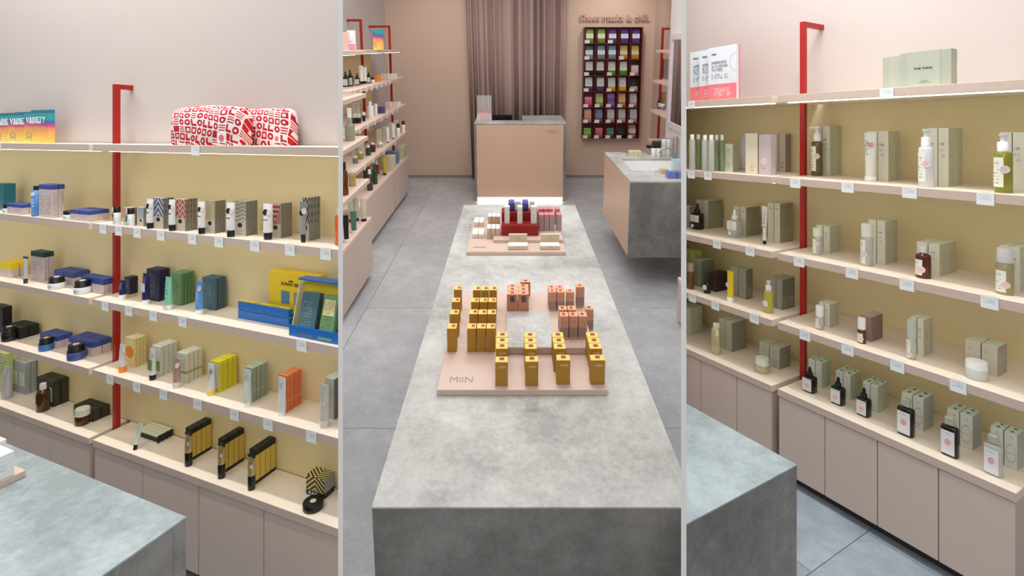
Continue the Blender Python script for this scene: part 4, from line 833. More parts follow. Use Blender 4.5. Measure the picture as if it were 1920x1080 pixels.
for i, (u0, u1, vb, vt) in enumerate(((838, 857, 660, 616), (843, 861, 632, 589), (847, 863, 606, 566), (851, 866, 583, 543))):
    for o in cartons(B, TRY, 'mustard carton, %s from the MiiN lettering in the single file' % ORD[i], MUST, u0, u1, vb, vt, dep=dpt, group='single file of mustard cartons'): topsticker(o, .0235, dpt, o.bound_box[1][2])
for i, (u0, u1, vb, vt) in enumerate(((875.5, 929.5, 660, 616), (879.5, 930.5, 631, 589), (883, 931, 605, 566), (886.5, 932, 583, 544))):
    for o in cartons(B, TRY, 'mustard carton in the block of twelve, %s row' % ('front', 'second', 'third', 'rear')[i], MUST, u0, u1, vb, vt, dep=dpt, nx=3, group='block of mustard cartons'): topsticker(o, .0235, dpt, o.bound_box[1][2], STK if i % 2 == 0 else STK2)
for i, (u0, u1, vb, vt, v0, v1) in enumerate(((928, 953, 724, 679, 929, 953), (984, 1010, 724, 678, 983, 1007), (1042.5, 1069.5, 721, 675.5, 1037.5, 1061), (1106, 1134.5, 721, 675.5, 1104.5, 1129))):
    nth = ('first', 'second', 'third', 'fourth')[i]
    lb = 'mustard Laka carton standing alone in front, %s from the MiiN lettering' % nth
    for o in cartons(B, TRY, lb.replace('Laka ', ''), MUST, u0, u1, vb, vt, dep=.03, deco=laka): topsticker(o, .03, .03, o.bound_box[1][2], STK2, 0, .5)
    for o in cartons(B, TRY, 'mustard carton in the short file behind the %s front one' % nth, MUST, v0, v1, 697, 654, dep=.095, ny=3, deco=laka): topsticker(o, .03, .03, o.bound_box[1][2], STK2, 0, .5)
PEACH = carton('carton_peach', S(198, 132, 98), S(150, 96, 74), None, topcol=S(244, 172, 138))
PEACHP = carton('carton_peach_print', S(214, 156, 130), S(96, 84, 84), (.08, .88, .06, .94), frows=22, topcol=S(248, 172, 134), bands=((.08, .5, S(150, 132, 126)),))
def window(o, w_, d, h): part(o, 'window_label', MB().box(-w_*.18, w_*.22, -.0008, .0002, h*.52, h*.88), C('label_graphite', 74, 80, 84))
for o in cartons(B, RISE, 'peach carton with grey window label at the tray\'s back', PEACH, 950, 992, 583, 552, dep=.085, nx=2, ny=3, deco=window): topsticker(o, .025, .028, o.bound_box[1][2], STK2, 0)
for o in cartons(B, RISE, 'single peach carton behind the window label ones', PEACH, 975.5, 995, 556, 529, dep=.028, deco=window): topsticker(o, .025, .028, o.bound_box[1][2], STK2, 0)
for o in cartons(B, RISE, 'peach carton with back text, rear pair rows', PEACHP, 1028, 1059.5, 583, 548, dep=.06, nx=2, ny=2): topsticker(o, .02, .03, o.bound_box[1][2], STK, -.1)
for o in cartons(B, RISE, 'peach carton with back text beside the rear pair rows', PEACHP, 1061.5, 1077, 582, 548, dep=.03): topsticker(o, .02, .03, o.bound_box[1][2], STK, -.1)
for o in cartons(B, RISE, 'peach carton with back text standing apart at the rear corner', PEACHP, 1079.5, 1096, 577, 538, dep=.03): topsticker(o, .02, .03, o.bound_box[1][2], STK, -.1)
for o in cartons(B, RISE, 'peach carton with back text in the front row of three', PEACHP, 1049, 1101, 636, 593, dep=.03, nx=3): topsticker(o, .022, .03, o.bound_box[1][2], STK2, -.1)
for o in cartons(B, RISE, 'peach carton with back text behind the front row of three', PEACHP, 1047, 1080, 620, 581, dep=.03, nx=2): topsticker(o, .022, .03, o.bound_box[1][2], STK2, -.1)
for o in cartons(B, TRY, 'peach carton with back text standing apart at the tray edge', PEACHP, 1097, 1113, 621, 580, dep=.03): topsticker(o, .022, .03, o.bound_box[1][2], STK2, -.1)
# rear tray
x0, x1, y0, y1 = rect(B, 874.4, 1061, 472, 413, TB+.018)
t = empty(B, 'display_tray', 'smaller blush tray with white boxes and red block near the desk end', 'tray', ((x0+x1)/2, y0, TB)); hw = (x1-x0)/2
part(t, 'base', MB().box(-hw, hw, 0, y1-y0, 0, .018, .001), BLUSH)
part(t, 'engraving', MB().box(-hw*.88, -hw*.62, .05, .062, .0181, .0184), C('engraved', 168, 140, 132))
px0, px1, py0, py1 = rect(B, 925, 1056, 449, 418, TB+.035); 
part(t, 'riser', MB().box(px0-(x0+x1)/2, px1-(x0+x1)/2, py0-y0, py1-y0, .0182, .034, .001), BLUSH)
z = TRY; z2 = TB+.0345
OFFW = carton('carton_offwhite', S(226, 214, 200), S(176, 60, 60), (.4, .7, .15, .5), frows=4, topcol=S(246, 242, 234))
cartons(B, z, 'low off white carton with red mark, rear pair', OFFW, 888, 907, 425, 416.5, dep=.085, nx=2)
cartons(B, z, 'low off white carton with red mark, front pair', OFFW, 885, 907.5, 447, 439, dep=.085, nx=2)
TANB = carton('carton_tan', S(204, 180, 152), S(150, 60, 54), (.35, .75, .25, .5), frows=5, topcol=S(240, 240, 246))
cartons(B, z, 'tan carton with white top, rear row of three', TANB, 914.5, 938, 427, 406, dep=.06, nx=3)
cartons(B, z, 'tan carton with white top, front row of three', TANB, 912.5, 937.5, 448, 428.5, dep=.07, nx=3)
REDB = C('block_red', 140, 10, 14, rough=.45)
a = B.on(940, 442, z2); b_ = B.on(1010, 442, z2)
solo(B, 'display_block', MB().box(0, b_.x-a.x, 0, .15, 0, .055, .002).box(0, b_.x-a.x, .075, .15, .055, .1, .002), REDB, 'glossy red stepped block in the middle of the smaller tray', 'display block', (a.x, a.y, z2))
zs1 = z2+.0555; zs2 = z2+.1005; yb = a.y
TW = carton('carton_tallwhite', S(214, 208, 202), S(110, 104, 104), (.3, .7, .3, .6), frows=8, topcol=S(240, 240, 240))
for u0, u1, n_ in ((945.5, 956, 'next to the tan cartons'), (969.5, 980, 'between the two violet bottles'), (995, 1007, 'next to the pink cartons')):
    cartons(B, zs1, 'tall slim white carton on the red block, '+n_, TW, u0, u1, 0, 388, dep=.035, y=yb+.02)
for u, n_ in ((959, 'left'), (985, 'right')):
    t = bottle(B, zs2, 'violet bottle with periwinkle cap on the red block beside the %s white carton' % ('first' if u < 970 else 'middle'), u, 0, 376, 12.5, 'tallcap', C('glass_violet', 62, 52, 112, rough=.2), C('cap_periwinkle', 112, 112, 206), y=yb+.09)
for u0, u1, n_ in ((965, 977.5, 'between the violet bottles'), (993, 1003, 'beside the last violet bottle')):
    cartons(B, zs2, 'broad white carton at the back of the red block '+n_, TW, u0, u1, 0, 378, dep=.03, y=yb+.10)
ROSE = carton('carton_rosegrey', S(172, 152, 152), S(110, 100, 104), (.1, .9, .1, .8), frows=16, topcol=S(214, 130, 140), bands=((.82, 1.2, S(206, 130, 138)),))
cartons(B, z2, 'rose topped grey carton in the front row', ROSE, 1010, 1040, 433, 403, dep=.05, nx=3)
cartons(B, z2, 'rose topped grey carton apart from the front row', ROSE, 1043.5, 1053.5, 433, 403, dep=.05)
cartons(B, z2, 'rose topped grey carton in the back row', ROSE, 1009, 1037, 421, 392, dep=.045, nx=3)
cartons(B, z2, 'rose topped grey carton apart from the back row', ROSE, 1039.5, 1050, 421, 392, dep=.045)
CRM = carton('carton_cream_set', S(212, 198, 166), S(90, 84, 66), (.42, .6, .5, .75), frows=6, topcol=S(240, 240, 244))
for u0, u1, n_ in ((953.5, 989, 'before the red block'), (1013.5, 1049, 'before the rose cartons')):
    cartons(B, z, 'upright cream gift carton '+n_, CRM, u0, u1, 456, 439, dep=.055, ymax=py0-.002)
    cartons(B, z, 'lying cream gift carton '+n_, CRM, u0-1, u1+1, 468.5, 461, dep=.05)

# desk with curtain behind
dx0, dx1, dy, dh = -.1382, .925, 5.1229, .949
t = empty(B, 'cash_desk', 'blush fronted cash desk in concrete frame with glowing foot', 'desk', ((dx0+dx1)/2, dy, 0)); hw = (dx1-dx0)/2
part(t, 'front_panel', MB().box(-hw+.025, hw-.025, .004, .03, .05, dh-.03), C('desk_blush', 214, 180, 156, rough=.5))
part(t, 'top', MB().box(-hw, hw, 0, .16, dh-.026, dh, .001).box(hw*.06, hw, .1601, .62, dh-.026, dh, .001).box(-hw, -hw*.9, .1601, .62, dh-.026, dh), CONC_TOP)
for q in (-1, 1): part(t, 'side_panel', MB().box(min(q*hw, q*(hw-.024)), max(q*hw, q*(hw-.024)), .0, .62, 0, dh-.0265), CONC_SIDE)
part(t, 'work_surface', MB().box(-hw*.9+.001, hw*.06-.001, .161, .62, dh-.20, dh-.18), CONC_TOP)
part(t, 'led_bar', MB().box(-hw+.03, hw-.03, .008, .02, .012, .042), LEDB)
part(t, 'plinth', MB().box(-hw+.03, hw-.03, .031, .05, 0, .05), KICK)
letters(t, 'MiiN', .07, C('desk_letter', 186, 150, 128), (hw*.72, .0035, dh-.115), .002)
p = B.ony(942, 218, 5.42)
t = empty(B, 'laptop', 'black laptop screen peeking over the cash desk', 'laptop', (p.x, 5.42, dh-.18))
part(t, 'screen', MB().box(-.12, .12, .10, .112, .012, p.z+.004-(dh-.18), .002), BLACK); part(t, 'keyboard_base', MB().box(-.12, .12, -.09, .10, 0, .012, .002), C('laptop_dark', 40, 40, 44))
p = B.ony(908, 222, 5.2)
t = empty(B, 'leaflet_holder', 'clear acrylic leaflet holder with pink card on the desk', 'holder', (p.x, 5.19, dh+.0005))
part(t, 'back_plate', MB().box(-.085, .085, .05, .053, 0, .30), ACRYL); part(t, 'front_plate', MB().box(-.085, .085, .0, .003, 0, .10), ACRYL); part(t, 'base', MB().box(-.085, .085, .003, .05, 0, .003), ACRYL)
part(t, 'edge', MB().box(-.085, -.083, .0495, .0535, 0, .30).box(.083, .085, .0495, .0535, 0, .30).box(-.085, .085, .0495, .0535, .298, .30), C('acrylic_edge', 206, 190, 184, rough=.2))
solo(B, 'leaflet', MB().box(-.045, .045, 0, .004, 0, .12), carton('leaflet_pink', S(222, 140, 140), S(240, 200, 198), (.1, .9, .4, .9), frows=7), 'pink leaflet in the acrylic holder on the desk', 'leaflet', (p.x, 5.21, dh+.0045))
CUR = Mat('curtain_mauve', S(188, 162, 155), .9); tc_ = CUR.nt.nodes.new('ShaderNodeTexCoord'); CUR.bump(CUR.noise(tc_.outputs['Object'], 300, 2), .1, .0008); CUR = CUR.m
n = 220; V = []; Fs = []; cx0, cx1 = -.33, 1.02
rnd = random.Random(4); ph = [0]; 
for i in range(n): ph.append(ph[-1]+.30*(1+.45*math.sin(i*.13)+.35*math.sin(i*.041+1)))
for k in range(2):
    for i in range(n+1):
        x = cx0+(cx1-cx0)*i/n; y = 6.19+.055*math.sin(ph[i])+.012*math.sin(ph[i]*2.1+.6)
        V += [(x+(.08*(1-i/n) if True else 0)*(1), y+k*.004, .0), (x, y+k*.004, 3.4)]
m_ = 2*(n+1)
for i in range(n):
    a = 2*i; Fs += [[a, a+2, a+3, a+1], [m_+a, m_+a+1, m_+a+3, m_+a+2], [a, m_+a, m_+a+2, a+2], [a+1, a+3, m_+a+3, m_+a+1]]
solo(B, 'curtain', MB().add(V, Fs, True), CUR, 'full height mauve pleated curtain behind the cash desk', 'curtain')
# lettering and mask rack on the back wall
sg = empty(B, 'wall_lettering', 'blush raised letters reading Sheet masks & chill.', 'sign', (1.672, 6.300, 2.19))
me = text_mesh('Sheet masks & chill.', .1, C('sign_blush', 206, 172, 156), .014, bold=.0028); xs_ = [v.co.x for v in me.vertices]; wd = max(xs_)-min(xs_)
bm = bmesh.new(); bm.from_mesh(me); left_ = set(bm.verts); isl = []
while left_:
    st = [left_.pop()]; cur = list(st)
    while st:
        for e_ in st.pop().link_edges:
            for v_ in e_.verts:
                if v_ in left_: left_.discard(v_); st.append(v_); cur.append(v_)
    isl.append(cur)
isl.sort(key=lambda c_: min(v_.co.x for v_ in c_)); merged = []
for c_ in isl:                                     # a dot joins the stem below it
    a0, a1 = min(v_.co.x for v_ in c_), max(v_.co.x for v_ in c_)
    if merged and a0 < merged[-1][1]-.004: merged[-1][0].extend(c_); merged[-1][1] = max(merged[-1][1], a1)
    else: merged.append([list(c_), a1])
for c_, _ in merged:
    idx = {v_: i for i, v_ in enumerate(c_)}; fs = {f for v_ in c_ for f in v_.link_faces}
    lo = part(sg, 'letter', MB().add([v_.co*(.93/wd) for v_ in c_], [[idx[v_] for v_ in f.verts] for f in fs]), me.materials[0]); lo.location = (0, -.012, 0)
bm.free()
RX0, RX1, RZ0, RZ1 = 1.262, 2.03, .575, 2.07; RY = 6.19
MAR = C('rack_maroon', 104, 26, 28, rough=.4)
t = empty(B, 'mask_rack', 'maroon wall rack of thirty five sheet mask pockets', 'rack', ((RX0+RX1)/2, 6.303, RZ0)); hw = (RX1-RX0)/2; HH = RZ1-RZ0; rd = 6.303-RY
part(t, 'back_board', MB().box(-hw, hw, -.012, 0, 0, HH), MAR)
for i in range(6): xx = -hw+2*hw*i/5; part(t, 'divider', MB().box(xx-.005, xx+.005, -rd, -.0121, 0, HH), MAR)
for k in range(8): zz = HH*k/7; part(t, 'pocket_floor', MB().box(-hw, hw, -rd+.001, -.0125, max(0, zz-.005), min(HH, zz+.005)), MAR)
lime, vio, navy, yel = ((150, 200, 60), (226, 236, 216), (132, 140, 40)), ((110, 76, 170), (236, 236, 244), (92, 62, 140)), ((50, 84, 104), (222, 226, 232), (150, 154, 170)), ((226, 206, 70), (222, 214, 190), (196, 150, 40))
sky = ((120, 160, 182), (226, 234, 240), (128, 136, 150)); gbk = ((222, 220, 218), (216, 214, 212), (30, 26, 28)); wgr = ((220, 224, 218), (226, 228, 222), (86, 150, 44))
wpu = ((216, 222, 206), (220, 226, 216), (84, 64, 122)); wye = ((212, 216, 226), (222, 226, 234), (232, 182, 40)); whi = ((206, 206, 206), (214, 214, 214), (190, 170, 168))
GRID = [[lime, lime, vio, vio, vio], [navy, sky, sky, yel, yel], [gbk, gbk, wgr, wgr, ((236, 232, 230), (216, 200, 200), (210, 170, 168))], [wpu, wpu, wye, wye, ((20, 20, 22), (24, 24, 26), (214, 200, 196))],
        [((216, 130, 160), (210, 90, 130), (190, 80, 110)), ((170, 190, 90), (200, 212, 140), (160, 170, 90)), ((150, 120, 190), (110, 90, 150), (140, 110, 180)), ((222, 180, 116), (226, 196, 140), (196, 130, 80)), whi],
        [((222, 170, 150), (214, 160, 140), (206, 150, 134)), ((112, 134, 158), (130, 146, 168), (96, 108, 128)), whi, whi, whi],
        [((120, 180, 66), (140, 196, 84), (104, 160, 56)), ((206, 110, 122), (196, 96, 108), (186, 84, 98)), ((80, 126, 118), (100, 140, 130), (66, 104, 98)), ((18, 22, 24), (30, 36, 38), (16, 18, 20)), ((190, 140, 110), (226, 216, 210), (176, 120, 96))]]
cn = {lime: 'lime green', vio: 'violet and white', navy: 'navy topped', sky: 'sky blue', yel: 'yellow', gbk: 'white and black', wgr: 'white and leaf green', wpu: 'white and purple', wye: 'white and amber', whi: 'plain white'}
odd = {(2, 4): 'short white and pink', (3, 4): 'black cut out', (4, 0): 'pink', (4, 1): 'pale lime', (4, 2): 'soft purple', (4, 3): 'sandy orange', (5, 0): 'peach', (5, 1): 'grey blue', (6, 0): 'grass green', (6, 1): 'rose red', (6, 2): 'dark teal', (6, 3): 'all black', (6, 4): 'tan and white'}
tags = {(0, 0), (0, 2), (1, 0), (1, 3), (2, 0), (2, 2), (2, 4), (3, 0), (3, 2), (3, 4)} | {(r_, c_) for r_ in (4, 5, 6) for c_ in range(5)}
cw = 2*hw/5; ch = HH/7; rown = ('top', 'second', 'third', 'fourth', 'fifth', 'sixth', 'bottom')
for r_ in range(7):
    for c_ in range(5):
        top, mid, bot = GRID[r_][c_]; nm = odd.get((r_, c_)) or cn[GRID[r_][c_]]
        sm = carton('sachet_%s' % nm.replace(' ', '_'), S(*mid), S(130, 130, 130), (.2, .8, .45, .6), frows=14, bands=((-.1, .34, S(*bot)), (.66, 1.2, S(*top))), rough=.3)
        xc = (RX0+RX1)/2-hw+cw*(c_+.5); zb_ = RZ1-ch*(r_+1)+.0055
        h_ = ch*(.86 if (r_, c_) not in ((2, 4), (4, 0), (6, 0), (6, 1), (6, 2), (6, 3)) else .62); w_ = cw*.66
        lb = '%s mask sachet, %s row of the maroon rack, %s from the curtain' % (nm, rown[r_], ORD[c_])
        o = ob('mask_sachet', MB().loft([(w_/2, .001, 0), (w_/2, .006, .006), (w_/2, .012, h_*.4), (w_/2*.98, .007, h_*.85), (w_/2, .001, h_)], 16, 8).mesh('mask_sachet', sm))
        tag(o, lb, 'sachet', 'sheet mask sachets'); place(B, o, (xc+random.uniform(-.006, .006), RY+.052, zb_), random.uniform(-.03, .03), -.12)
        if (r_, c_) in tags:
            solo(B, 'price_tag', MB().box(-.032, .032, 0, .002, 0, .044), C('tag_white', 232, 224, 216), 'white price tag on the %s sachet, %s row, %s from the curtain' % (nm, rown[r_], ORD[c_]), 'price tag', (xc-cw*.26, RY-.0025, zb_-.004), 0, 'price tags on the maroon rack')
# left shelving of the middle bay
zsm = [TB+.95, TB+.63, TB+.305, TB-.03]; ZM = .492
SHR = grained('shelf_rose', S(232, 208, 196), S(220, 194, 182))
PY1 = B.onx(681, 150, -1.26).y
for ya, yb2, xf, un in ((PY1+.02, 5.42, -.9715, 'far'), (3.22, PY1-.02, -.9715, 'middle'), (1.4, 3.02, -.80, 'near')):
    dpth = xf-WX
    for k, zz in enumerate(zsm):
        t = empty(B, 'shelf_board', '%s blush board of the %s unit beside the long table' % (('top', 'second', 'third', 'fourth')[k], un), 'shelf', (WX, ya, zz-.031))
        part(t, 'board', MB().box(.012, dpth, 0, yb2-ya, 0, .031, .001), SHR); part(t, 'edge_trim', MB().box(dpth, dpth+.0012, 0, yb2-ya, 0, .0302), EDGE)
        part(t, 'led_strip', MB().box(dpth-.07, dpth-.06, .03, yb2-ya-.03, -.004, 0), LEDM)
    solo(B, 'worktop', MB().box(.012, dpth, 0, yb2-ya, 0, .031, .001), SHR, 'blush worktop of the %s cabinet beside the long table' % un, 'worktop', (WX, ya, ZM-.031))
    c = empty(B, 'base_cabinet', 'blush taupe %s base cabinet with flat doors beside the long table' % un, 'cabinet', (WX, ya, 0))
    part(c, 'body', MB().box(.01, dpth-.024, .004, yb2-ya-.004, .06, ZM-.032), DOOR); part(c, 'kick_plate', MB().box(.02, dpth-.07, .02, yb2-ya-.02, 0, .06), KICK)
    nd = 4 if un == 'near' else 2; L_ = yb2-ya
    for i in range(nd): part(c, 'door', MB().box(dpth-.0235, dpth-.004, L_*i/nd+.002, L_*(i+1)/nd-.002, .058, ZM-.036, .001), DOOR)
solo(B, 'shelf_back_panel', MB().box(.0005, .009, 1.4, 5.44, ZM, zsm[0]-.032), PANEL, 'cream panel behind the shelves beside the long table', 'panel', (WX, 0, 0))
for u, v, x_, lb, tp in ((681, 150, -1.26, 'red steel post in the far shelving, nearer the long table', 36), (734, 170, -1.16, 'red steel post in the far shelving, nearer the back wall', 48)):
    p = B.onx(u, v, x_); p.y = min(p.y, 5.95); tz = B.ony(u, tp, p.y).z; t = empty(B, 'shelf_post', lb, 'post', (x_, p.y, 0))
    part(t, 'upright', MB().box(-.012, .012, -.012, .012, 0, tz), RED); part(t, 'arm', MB().box(WX-x_, -.012, -.012, .012, tz-.024, tz), RED)
# small goods on the shelving beside the long table
def mbx(z_, lb, m, u0, u1, vb, vt, dep=.05, nx=1, ny=1, nz=1, **k): return cartons(B, z_, lb, m, u0, u1, vb, vt, dep=dep, nx=nx, ny=ny, nz=nz, **k)
def mtop(x_, u0, u1, vb, vt, dep, m, lb, nm='carton_box', cat='box'):
    p = B.onx(u1, vb, x_); H = B.ony(u1, vt, p.y).z-zsm[0]; W = abs(x_-B.xat(u0, p.y, zsm[0]))
    return solo(B, nm, MB().box(-W, 0, 0, dep, 0, H, .001), m, lb, cat, (x_, p.y, zsm[0]))
zz = zsm[0]
yv = 4.15; xa, xb = B.xat(700, yv, zz), B.xat(719, yv, zz); solo(B, 'mask_box', MB().box(xa, xb, 0, .03, 0, B.ony(710, 56, yv).z-zz, .001), VAR, 'rainbow mask box on the shelf beside the long table', 'box', (0, yv, zz))
yv = 3.35; xa, xb = B.xat(652, yv, zz), B.xat(666, yv, zz); solo(B, 'book', MB().box(xa, xb, 0, .03, 0, B.ony(660, 57, yv).z-zz, .001), BOOK, 'pale book on the top board beside the long table', 'book', (0, yv, zz))
yv = 3.28; xa, xb = B.xat(634, yv, zz), B.xat(652, yv, zz); solo(B, 'gift_box', MB().box(xa, xb, 0, .05, 0, B.ony(648, 60, yv).z-zz, .001), C('gift_rose', 214, 176, 170), 'rose gift box beside the pale book', 'gift box', (0, yv, zz))
zz = zsm[1]
DRP = C('glass_jet', 16, 15, 18, rough=.15); WL = C('label_plain', 226, 226, 222)
for u, vb, vt, w_, lb in ((647, 163, 134, 11, 'next to the partition'), (656, 162, 130, 10, 'second from the partition'), (669, 160, 137, 9, 'next to the white tubes'), (691, 156, 134, 8, 'next to the tiny jar')):
    bottle(B, zz, 'black dropper bottle with white label '+lb, u, vb, vt, w_, 'dropper', DRP, BLACK, lab=(-.45, .45, .08, .5, WL))
for u, vb, vt, n_ in ((676.5, 158, 123, 'left'), (683, 157, 126, 'right')): tube(B, zz, 'white tube with black cap among the dropper bottles, %s' % ('taller' if u < 680 else 'shorter'), u, vb, vt, 9, WHITE, BLACK, .16, .8)
bottle(B, zz, 'tiny black and white jar beside the orange carton', 697.5, 155, 145, 8, 'jarw', WHITE, BLACK, name='cream_jar', cat='jar')
mbx(zz, 'orange carton on the second board', C('card_orange', 232, 150, 50), 702, 713, 153.5, 141, .05)
mbx(zz, 'small white carton in the row of five on the second board', carton('carton_w5', S(232, 226, 222), S(90, 90, 100), (.3, .7, .4, .6), frows=6), 713.5, 744, 151, 138, .04, nx=5)
zz = zsm[2]
tube(B, zz, 'white tube with pink tip at the partition', 655, 240, 203, 9, WHITE, C('cap_rose', 224, 160, 150), .1, .9)
for u, vb, n_ in ((664, 232, 'left'), (671.5, 231.5, 'right')): bottle(B, zz, 'black glass jar with clear lid on the third board, %s' % ('nearer the pink tipped tube' if u < 668 else 'nearer the slim black bottle'), u, vb, 213, 9, 'jarw', C('glass_jet', 16, 15, 18), C('lid_clear', 200, 204, 200, rough=.1), name='cream_jar', cat='jar')
bottle(B, zz, 'slim black bottle with white cap on the third board', 681.5, 227.5, 211, 6, 'tallcap', C('glass_jet', 16, 15, 18), WHITE)
bottle(B, zz, 'large white lotion bottle on the third board', 693, 221, 191, 13, 'cap', WHITE, WHITE)
mbx(zz, 'khaki carton behind the black glass jars', BEIG2, 661, 676, 224, 194, .05, nx=2)
tube(B, zz, 'plain white tube beside the lotion bottle', 704, 216, 195, 7, WHITE, WHITE, .12, .9)
mbx(zz, 'purple carton pair on the third board', C('card_purple', 92, 74, 128), 708, 721, 213, 200.5, .05, nx=2)
mbx(zz, 'small white carton in the row of four on the third board', MATS['carton_w5'], 721.5, 751, 207, 191, .04, nx=4)
zz = zsm[3]
for i, (u0, u1, vb, vt) in enumerate(((706, 716, 268, 243), (716.5, 727, 263, 238), (726.5, 737, 257, 231), (738, 748, 251, 226))):
    mbx(zz, 'slim ivory carton, %s from the amber bottle' % ('first', 'second', 'third', 'fourth')[i], carton('carton_ivory_s', S(222, 216, 196), S(190, 184, 166), (.3, .7, .2, .8), sidecol=S(196, 186, 160)), u0, u1, vb, vt, .06)
for i, (u, vb, vt, bk) in enumerate(((727, 268, 239, 0), (737.5, 261, 232, 0), (746.5, 257, 232, 1), (756, 251, 227, 1))):
    n_ = ('first', 'second', 'third', 'last')[i]
    if bk: bottle(B, zz, 'white bottle with tall black cap, %s in the ivory row' % n_, u, vb, vt, 6.5, 'tallcap', WHITE, BLACK)
    else: tube(B, zz, 'white tube with small black cap, %s in the ivory row' % n_, u, vb, vt, 6.5, WHITE, BLACK, .08, .6)
bottle(B, zz, 'white jar with grey band on the fourth board', 711.5, 276.5, 267, 10, 'jarw', C('jar_grey', 178, 172, 172), WHITE, name='cream_jar', cat='jar')
for u, vb, vt, rgb, lb in ((698, 285.5, 268, (206, 140, 40), 'amber'), (689.5, 292, 273, (70, 78, 88), 'slate grey'), (675, 299, 285, (176, 176, 80), 'olive yellow'), (665, 307, 294, (120, 150, 136), 'sea green')):
    bottle(B, zz, 'small %s glass bottle with white cap on the fourth board' % lb, u, vb, vt, 10, 'cap', glass('glass_'+lb.replace(' ', '_'), rgb, .3), WHITE)
mbx(zz, 'beige carton behind the olive bottle', BEIG2, 659, 668, 292, 274, .05)
mbx(zz, 'white carton behind the sea green bottle', MATS['carton_w5'], 670, 680, 289, 270, .05)
zz = ZM
mbx(zz, 'large sage carton at the far end of the worktop', C('card_sage', 190, 190, 156), 741, 757, 301, 276, .2)
mbx(zz, 'steel blue carton on the worktop', C('card_steel', 110, 128, 160), 722, 746, 308, 285, .1, nx=2)
mbx(zz, 'large ivory carton behind the yellow tube', C('card_ivory', 214, 206, 180), 718, 738, 321, 294, .13)
tube(B, zz, 'mustard yellow tube with black cap on the worktop', 720.5, 329, 295, 8, C('tube_mustard', 206, 180, 30), BLACK, .12, .85)
bottle(B, zz, 'red bottle with white pump on the worktop', 706, 327, 301, 8, 'spray', C('glass_red', 150, 34, 36, rough=.2), WHITE)
for u, vb, vt, w_, rgb, lb in ((702, 346, 309, 10, (30, 92, 40), 'emerald green tapered'), (692.5, 358, 319, 11, (76, 70, 64), 'smoky grey'), (686, 336, 306, 12, (44, 80, 36), 'dark green')):
    bottle(B, zz, '%s bottle on the worktop of the far cabinet' % lb, u, vb, vt, w_, 'cap', glass('glass_'+lb.replace(' ', '_'), rgb, .2), WHITE if 'smoky' in lb else glass('glass_'+lb.replace(' ', '_'), rgb, .2))
bottle(B, zsm[2], 'pale grey green bottle on the near unit', 654, 265, 222, 18, 'cap', C('glass_celadon', 150, 156, 134, rough=.2), C('glass_celadon', 150, 156, 134))
bottle(B, zsm[3], 'straw yellow bottle with white cap on the near unit', 659, 350, 318, 13, 'cap', glass('glass_straw', (202, 184, 120), .3), WHITE)
bottle(B, zsm[3], 'tall brown bottle at the partition on the near unit', 646, 367, 305, 12, 'cap', glass('glass_brown', (116, 74, 20)), BLACK)
for u, vb, vt, w_, m_, cp, lb in ((681, 419, 374, 12, C('tube_ivory', 226, 218, 200), BLACK, 'ivory tube with black cap at the end of the near worktop'), (667, 415, 372, 11, C('tube_palesage', 206, 212, 186), BLACK, 'pale sage tube with black cap on the near worktop'),
                             (657, 417, 376, 10, C('tube_palesage2', 214, 218, 196), BLACK, 'paler sage tube with black cap behind the teal one'), (662.5, 438, 398, 12, C('tube_teal', 84, 132, 116), WHITE, 'teal tube with white cap on the near worktop'), (648.5, 456, 405, 11, C('tube_jet', 22, 22, 26), WHITE, 'black tube with white cap on the near worktop')):
    tube(B, ZM, lb, u, vb, vt, w_, m_, cp, .12, .85)
TW_ = C('tag_white', 232, 224, 216)
for k, ys, xf in ((1, [3.3+.18*i for i in range(8)], -.9715), (2, [3.4+.25*i for i in range(7)], -.9715), (3, [3.5, 3.8, 4.2, 4.7], -.9715)):
    for yv in ys: solo(B, 'price_tag', MB().box(0, .002, -.022, .022, -.045, 0), TW_, 'small white price tag hanging from the %s board beside the long table' % ('', 'second', 'third', 'fourth')[k], 'price tag', (xf+.0012, yv, zsm[k]), 0, 'tags on the %s board' % ('', 'second', 'third', 'fourth')[k])

# right side: wash stand, mirror, wall shelves
def ringbox(X0, X1, Y0, Y1, x0, x1, y0, y1, z0, z1):
    o_ = [(X0, Y0), (X1, Y0), (X1, Y1), (X0, Y1)]; i_ = [(x0, y0), (x1, y0), (x1, y1), (x0, y1)]
    V = [(x, y, z_) for z_ in (z0, z1) for x, y in o_+i_]; Fq = []
    for a in range(4):
        b = (a+1) % 4
        Fq += [[a, b, 4+b, 4+a], [8+a, 8+4+a, 8+4+b, 8+b], [a, 8+a, 8+b, b], [4+a, 4+b, 12+b, 12+a]]
    return MB().add(V, Fq)
sx0, sx1, sy0, sy1 = 1.17, 1.752, 2.815, 3.93
bx0, bx1, by0, by1 = 1.262, 1.70, 3.17, 3.60
t = empty(B, 'wash_stand', 'wall hung concrete wash stand with blush side beside the long table', 'wash stand', (0, 0, 0))
part(t, 'top', ringbox(sx0, sx1, sy0, sy1, bx0, bx1, by0, by1, TB-.012, TB), CONC_TOP)
part(t, 'front_panel', MB().box(sx0, sx1, sy0, sy0+.02, .24, TB-.0125), CONC_SIDE)
part(t, 'side_panel', MB().box(sx0+.002, sx0+.02, sy0+.0205, sy1, .24, TB-.0125), C('desk_blush', 198, 164, 140))
part(t, 'side_panel', MB().box(sx1-.02, sx1, sy0+.0205, sy1, .24, TB-.0125), CONC_SIDE)
part(t, 'bottom', MB().box(sx0+.021, sx1-.021, sy0+.021, sy1, .24, .26), CONC_SIDE)
bs = part(t, 'basin', ringbox(bx0-.012, bx1+.012, by0-.012, by1+.012, bx0+.001, bx1-.001, by0+.001, by1-.001, TB-.16, TB-.0125), WHITE)
